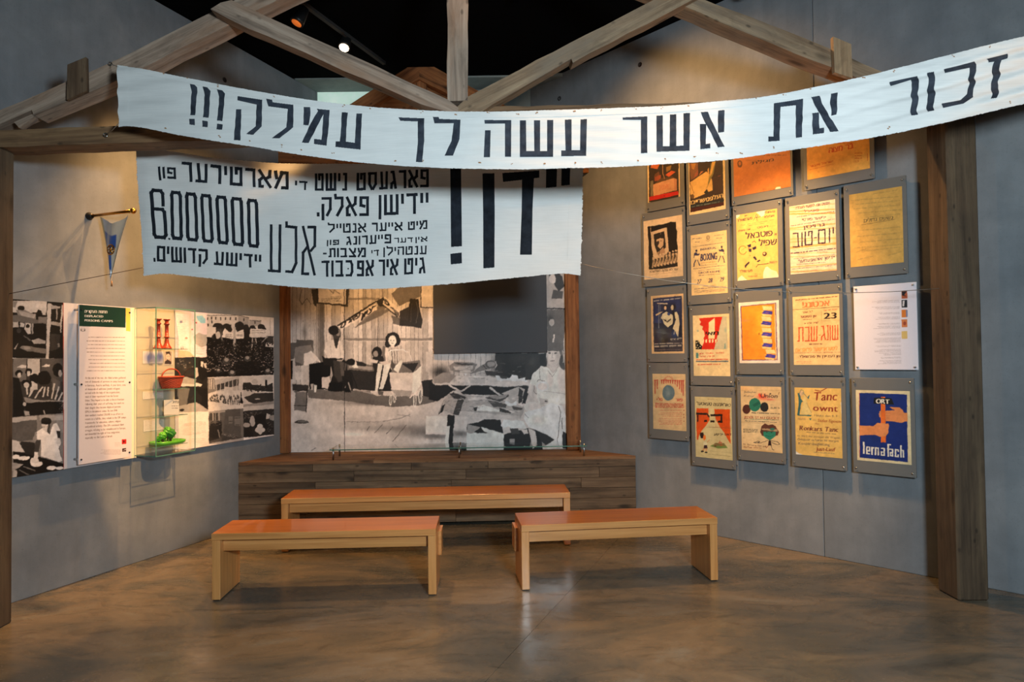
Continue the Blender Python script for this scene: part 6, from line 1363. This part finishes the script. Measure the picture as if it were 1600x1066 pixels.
def p24(c):
    c.use(1075,610,8.528); N = (44,34,30); c.S(260,120,400,120,1,8,(150,110,80),.6,0,False,124,124); c.T('כאראנעצו טעאטער', 112,195,565,218,40,N,2); c.P([(112,240),(270,242),(272,330),(290,390),(240,470),(180,540),(150,600),(135,660),(120,655),(112,500)],(214,84,26)); c.P([(350,250),(553,255),(562,715),(530,660),(480,560),(420,490),(375,400),(352,330)],(214,84,26))
    for x in range(125,270,22): c.L([(x,245),(x-4,420)],4,(180,60,20),.6)
    for x in range(365,550,24): c.L([(x,260),(x+6,500)],4,(180,60,20),.6)
    for x0,x1,y in ((112,250,300),(300,455,318)): c.R(x0,y,x1,y+28,(40,26,22))
    c.R(215,395,255,422,(40,26,22)); c.R(295,400,350,428,(40,26,22)); c.R(398,405,458,432,(40,26,22)); c.R(122,330,140,420,(40,26,22)); c.R(432,330,456,410,(40,26,22)); c.P([(255,300),(290,345),(285,370),(250,330)],(40,26,22)); c.L([(250,488),(575,505)],5,(120,84,60),.7)
    c.T('דאס יידישע', 345,600,570,602,28,N,1.5); c.P([(160,600),(165,560),(200,560),(220,600),(205,640),(175,640)],(40,26,24)); c.P([(210,590),(235,600),(238,640),(215,668),(200,640)],(226,122,50)); c.P([(205,680),(255,685),(250,735),(210,740)],(216,206,170)); c.P([(215,730),(255,730),(260,775),(208,775)],(60,34,40)); c.L([(218,775),(195,800)],14,(214,140,90)); c.L([(248,775),(242,805)],14,(214,140,90)); c.E(192,812,20,12,(36,28,26)); c.E(242,825,20,10,(36,28,26)); c.L([(250,690),(285,660)],7,(206,120,80))
    c.P([(292,742),(340,720),(480,705),(530,765),(400,772)],(110,136,70)); c.P([(330,735),(360,700),(480,700),(500,740)],(130,110,70)); c.P([(395,705),(410,680),(450,690),(452,710)],(190,120,90)); c.L([(422,660),(425,700)],4,(190,90,60)); c.E(360,740,14,10,(100,60,40)); c.E(440,730,16,9,(190,90,50)); c.S(290,805,570,805,1,4,(110,96,70),.6,0,False,832,832); c.S(270,845,575,845,1,5,(110,96,70),.7,0,False,878,878)
def p34(c):
    c.use(1148,590,8.2); N = (54,52,48); c.R(0,0,700,1066,(224,190,140)); c.B(300,560,260,260,(226,204,164),.6); c.B(120,140,80,40,(230,170,110),.5); c.B(420,950,180,20,(200,150,90),.6); c.L([(80,165),(600,170)],6,(170,130,90),.4); c.L([(80,570),(600,600)],5,(170,130,90),.5)
    c.B(350,250,70,40,(226,90,60),.9); c.B(450,282,60,12,(214,100,90),.8); c.T('Jüdischer',118,196,278,200,26,(90,84,80),1,.8,.1); c.T('Kultur',118,246,250,250,24,(110,92,84),1,.8,.1); c.T('Union',330,256,540,262,52,(60,34,44),2.5,.95,.12); c.P([(300,210),(325,205),(340,250),(320,262)],(226,60,40),.8); c.E(455,212,8,9,(40,34,34)); c.L([(565,190),(555,215)],6,(120,76,40))
    c.E(152,406,52,60,(80,44,36)); c.E(258,350,74,86,(44,118,96)); c.P([(225,350),(310,300),(330,330),(250,380)],(30,84,72),.7); c.E(378,380,52,62,(36,38,40)); c.S(455,355,495,355,1,6,N,.7); c.T('21.30 h',455,398,570,402,24,N,1.5); c.S(215,452,575,452,1,12,N,.8,0,False,465,465)
    c.T('JEDER STAU GUCKT',118,528,565,540,36,(160,80,56),1.5); c.L([(118,532),(560,545)],4,(60,120,96)); c.S(130,555,540,555,1,9,N,.7,0,False,575,575)
    c.P([(325,700),(340,620),(385,588),(430,610),(480,600),(520,620),(565,700),(545,740),(490,760),(400,760),(345,740)],(96,56,42)); c.P([(345,650),(540,660),(545,690),(350,670)],(200,170,130),.8); c.P([(362,690),(525,690),(520,750),(445,806),(370,750)],(52,134,108)); c.E(480,660,32,18,(64,128,108)); c.L([(395,740),(445,755),(490,740)],5,(30,70,60)); c.E(410,700,10,6,(30,50,46)); c.E(470,700,10,6,(30,50,46)); c.P([(435,805),(458,805),(468,868),(424,868)],(54,32,32)); c.L([(425,805),(330,835),(240,830),(300,812),(320,822),(260,840)],6,(50,42,40)); c.L([(460,805),(540,820),(575,850),(540,858),(470,830)],6,(50,42,40)); c.L([(428,868),(400,900)],6,(150,70,50)); c.L([(462,868),(478,918),(500,925)],6,(60,50,46))
    c.S(110,660,300,695,3,9,N,.8,.1,False,665,700); c.T('Dr. Borowoj Dani und',112,862,400,890,20,(110,66,46),1); c.T('Ein Paar Worte',118,898,340,910,22,(150,84,56),1); c.E(115,772,10,4,(150,110,80),.5)
def p44(c):
    c.use(1235,590,7.614); c.R(0,0,700,1066,(230,186,104)); c.B(330,300,200,160,(236,196,116),.5); Rr = (150,60,40); Nn = (120,96,70); T2 = (60,104,104)
    c.P([(85,190),(118,180),(125,250),(150,290),(130,300),(112,420),(110,450),(80,450),(100,330),(98,240)],T2); c.P([(95,440),(170,445),(250,445),(262,430),(240,462),(90,452)],T2); c.E(130,190,20,34,(220,180,140)); c.L([(112,180),(125,148),(150,155),(160,180)],4,T2); c.E(148,190,16,18,(190,170,130)); c.P([(160,200),(190,260),(210,350),(260,430),(180,440),(120,430),(150,320)],(228,200,130)); c.L([(190,300),(250,420)],3,(130,100,80)); c.L([(150,180),(190,230),(215,250),(225,215)],5,(90,100,110)); c.P([(205,230),(225,210),(222,245),(210,260)],T2)
    c.T('Tanc',272,275,545,272,105,Rr,6,1,.12); c.L([(290,150),(360,165),(430,128)],9,Rr); c.T('abend'[:0]+'ownt',268,395,555,408,78,Rr,6,1,.08); c.T('Heute den 8. II',285,460,552,472,26,(140,110,80),1.5); c.T('findet',88,505,180,505,30,(160,120,90),1); c.T('in',275,515,300,515,20,(150,110,80)); c.T('Saalen Eigenem',325,525,600,540,36,(160,90,50),2,1,.1); c.P([(220,485),(250,485),(235,510)],T2); c.T('der',290,555,345,558,18,(170,110,80),1); c.T('Ronkars Tanc',108,625,560,645,56,(110,50,40),4.5,1,.12); c.S(190,650,540,650,1,16,(150,120,80),.7,0,False,672,672); c.T('es wird der einziger die Wagen',85,700,580,728,26,(150,116,78),1.2); c.T('Orkester zu hören bis morgen',88,745,570,765,28,(130,104,80),1.5); c.T('Konzertbegleitung',98,795,465,812,34,(120,100,84),1.5); c.T('Just-Lauf',305,870,530,875,46,(140,60,40),3,1,.1); c.S(275,885,520,885,1,9,(120,110,100),.7,0,False,905,905); c.P([(62,868),(90,890),(150,918),(62,915)],(236,226,214)); c.P([(595,300),(608,280),(618,480),(605,480)],(238,224,200))
def p53(c):
    c.use(1330,590,6.877); c.R(0,0,701,1066,(226,206,164)); c.P([(86,165),(595,183),(606,908),(92,858)],(26,46,116)); c.L([(88,166),(93,858)],5,(190,70,50)); c.B(200,700,130,100,(34,58,122),.4)
    S1 = (224,140,84); S2 = (226,110,44)
    c.P([(318,208),(364,208),(372,696),(318,694)],S2); c.P([(245,216),(432,224),(460,290),(395,290),(240,282)],(24,26,30)); c.P([(92,515),(240,520),(280,485),(330,490),(400,495),(408,520),(395,560),(400,590),(370,630),(300,635),(260,615),(180,615),(92,622)],S1)
    c.P([(360,360),(400,355),(470,352),(430,335),(410,318),(520,322),(550,350),(562,378),(603,380),(605,475),(570,472),(540,488),(490,480),(440,470),(372,466)],S1); c.P([(318,355),(300,365),(306,380),(292,388),(300,402),(298,415),(312,432),(318,430)],S1); c.P([(318,340),(366,345),(370,490),(318,490)],S2)
    for y in (380,408,436): c.L([(372,y),(420,y+2)],2.5,(196,110,70),.7)
    for y in (530,556,585): c.L([(380,y),(402,y+2)],2.5,(196,110,70),.7)
    W_ = (232,222,206); c.T('ORT',268,278,408,284,50,W_,7)
    def blk(P): 
        for x0,y0,x1,y1 in P: c.P([(x0,y0+(x0-130)*.095),(x1,y0+(x1-130)*.095),(x1,y1+(x1-130)*.095),(x0,y1+(x0-130)*.095)],W_)
    b = 818
    blk([(127,690,145,b),(160,735,176,b),(160,735,205,748),(190,735,205,785),(160,775,205,787),(160,b-14,202,b),(214,735,232,b),(214,735,246,750),(252,735,268,b),(252,735,298,748),(282,735,298,b)])
    blk([(318,735,360,748),(345,735,361,b),(316,772,345,784),(316,772,331,b),(316,b-13,361,b)])
    blk([(388,688,404,b+6),(388,688,426,700),(380,735,420,747),(418,735,448,747),(434,735,450,b),(412,772,434,784),(412,772,426,b),(412,b-13,450,b),(466,735,482,b),(466,735,510,748),(466,b-13,510,b),(496,735,510,762),(496,790,510,b),(524,690,540,b),(524,735,566,748),(550,735,566,b)])
poster([(1008,215),(1069,200)]+Z([(350,455),(90,490)],ZA), [(1011,228),(1061,216)]+Z([(322,385),(100,433)],ZA), (224,190,140), p11, 'dark picture poster with a red band, topmost in the leftmost column')
poster([(1070.5,205),(1138,188)]+Z([(660,540),(372,592)],ZA), [(1076,222),(1132,206)]+Z([(637,468),(385,523)],ZA), (226,196,140), p21, 'dark poster with scrolls and white Hebrew title, top of the second column')
poster([(1140,190),(1237,164)]+Z([(1105,375),(685,455)],ZA), [(1145,205),(1233,182)]+Z([(1092,315),(697,393)],ZA), (196,118,56), p31, 'orange-brown document sheet with a torn bottom edge, top of the third column')
poster([(1255,172),(1365,140)]+Z([(692,300),(200,398)],ZB_), [(1260,188),(1357,160)]+Z([(663,232),(226,320)],ZB_), (228,160,72), p41, 'orange-yellow sheet with red Hebrew writing, topmost in the fourth column')
poster(Z([(55,515),(350,450),(370,985),(70,1018)],ZA), Z([(65,562),(332,512),(348,935),(78,968)],ZA), (222,188,146), p12, 'black-and-cream poster of a framed portrait above marching figures, left column')
poster(Z([(358,605),(665,548)],ZA)+Z([(905,245),(515,280)],ZC_), Z([(392,660),(643,617)],ZA)+Z([(875,160),(542,193)],ZC_), (230,196,138), p22, 'pale yellow BOXING poster with two boxers and the dates 27, 28, 29')
poster(Z([(682,462),(1040,400),(1030,1000),(705,1035)],ZA), Z([(710,517),(992,470),(1008,945),(722,975)],ZA), (230,186,104), p32, 'yellow Yiddish football poster with a kicking player and torn bottom corners')
poster(Z([(65,455),(440,372),(468,1005),(95,1040)],ZB_), Z([(98,505),(415,448),(438,940),(118,975)],ZB_), (230,206,178), p42, 'cream and orange poster with huge dark Hebrew words and a hyphen')
poster(Z([(472,365),(905,280),(938,960),(500,1002)],ZB_), Z([(513,423),(880,358),(903,885),(535,925)],ZB_), (218,170,88), p51, 'plain mustard sheet of faint handwriting, topmost in the rightmost column')
poster(Z([(125,130),(485,90),(495,805),(130,805)],ZC_), Z([(158,195),(458,170),(472,722),(170,730)],ZC_), (224,184,132), p13, 'dark blue poster of a man and a woman in white, left column')
poster(Z([(515,288),(915,265),(925,1022),(530,1020)],ZC_), Z([(545,377),(883,355),(897,935),(560,935)],ZC_), (232,206,156), p23, 'cream poster with a torn red shape and a large white figure 1')
poster(Z([(937,160),(1370,122),(1395,915),(955,925)],ZC_), Z([(968,258),(1340,230),(1360,815),(985,815)],ZC_), (240,222,206), p33, 'bright orange poster with five small blue and white flags')
poster(Z([(65,118),(560,70),(595,918),(88,940)],ZD), Z([(105,207),(535,170),(557,830),(125,833)],ZD), (240,204,144), p43, 'peach poster with the number 23 and tall red Hebrew letters')
poster(Z([(668,110),(1250,60),(1278,877),(692,877)],ZD), Z([(672,114),(1247,64),(1275,873),(695,873)],ZD), (218,214,222), p52, 'white caption board with small print and five thumbnails, right column', 1.6, True)
poster(Z([(130,820),(495,808)],ZC_)+Z([(410,690),(82,665)],ZE), Z([(103,130),(380,130),(385,608),(112,587)],ZE), (220,186,138), p14, 'cream poster with red Hebrew letters around a blue oval, bottom of left column')
poster(Z([(425,238),(785,238),(800,932),(430,887)],ZE), Z([(455,318),(763,330),(770,853),(465,818)],ZE), (206,190,142), p24, 'theatre poster with orange curtains and a small boy, bottom of second column')
poster(Z([(805,160),(1205,153),(1212,882),(820,845)],ZE), Z([(838,232),(1175,237),(1187,792),(847,762)],ZE), (224,190,140), p34, 'hand-painted Union poster with a green-faced clown and three coloured discs')
poster(Z([(85,108),(540,100),(550,885),(90,845)],ZF), Z([(115,190),(500,198),(515,783),(125,745)],ZF), (230,186,104), p44, 'yellow handwritten dance poster with a dancing couple and red headline')
poster(Z([(595,108),(1115,115),(1125,945),(600,890)],ZF), Z([(625,208),(1077,223),(1087,835),(635,795)],ZF), (226,206,164), p53, 'blue poster of two hands on a hammer reading ORT lern a fach')
for o in sc.objects:
    if o.name.startswith(('rust_marks',)): o['kind'] = 'stuff'
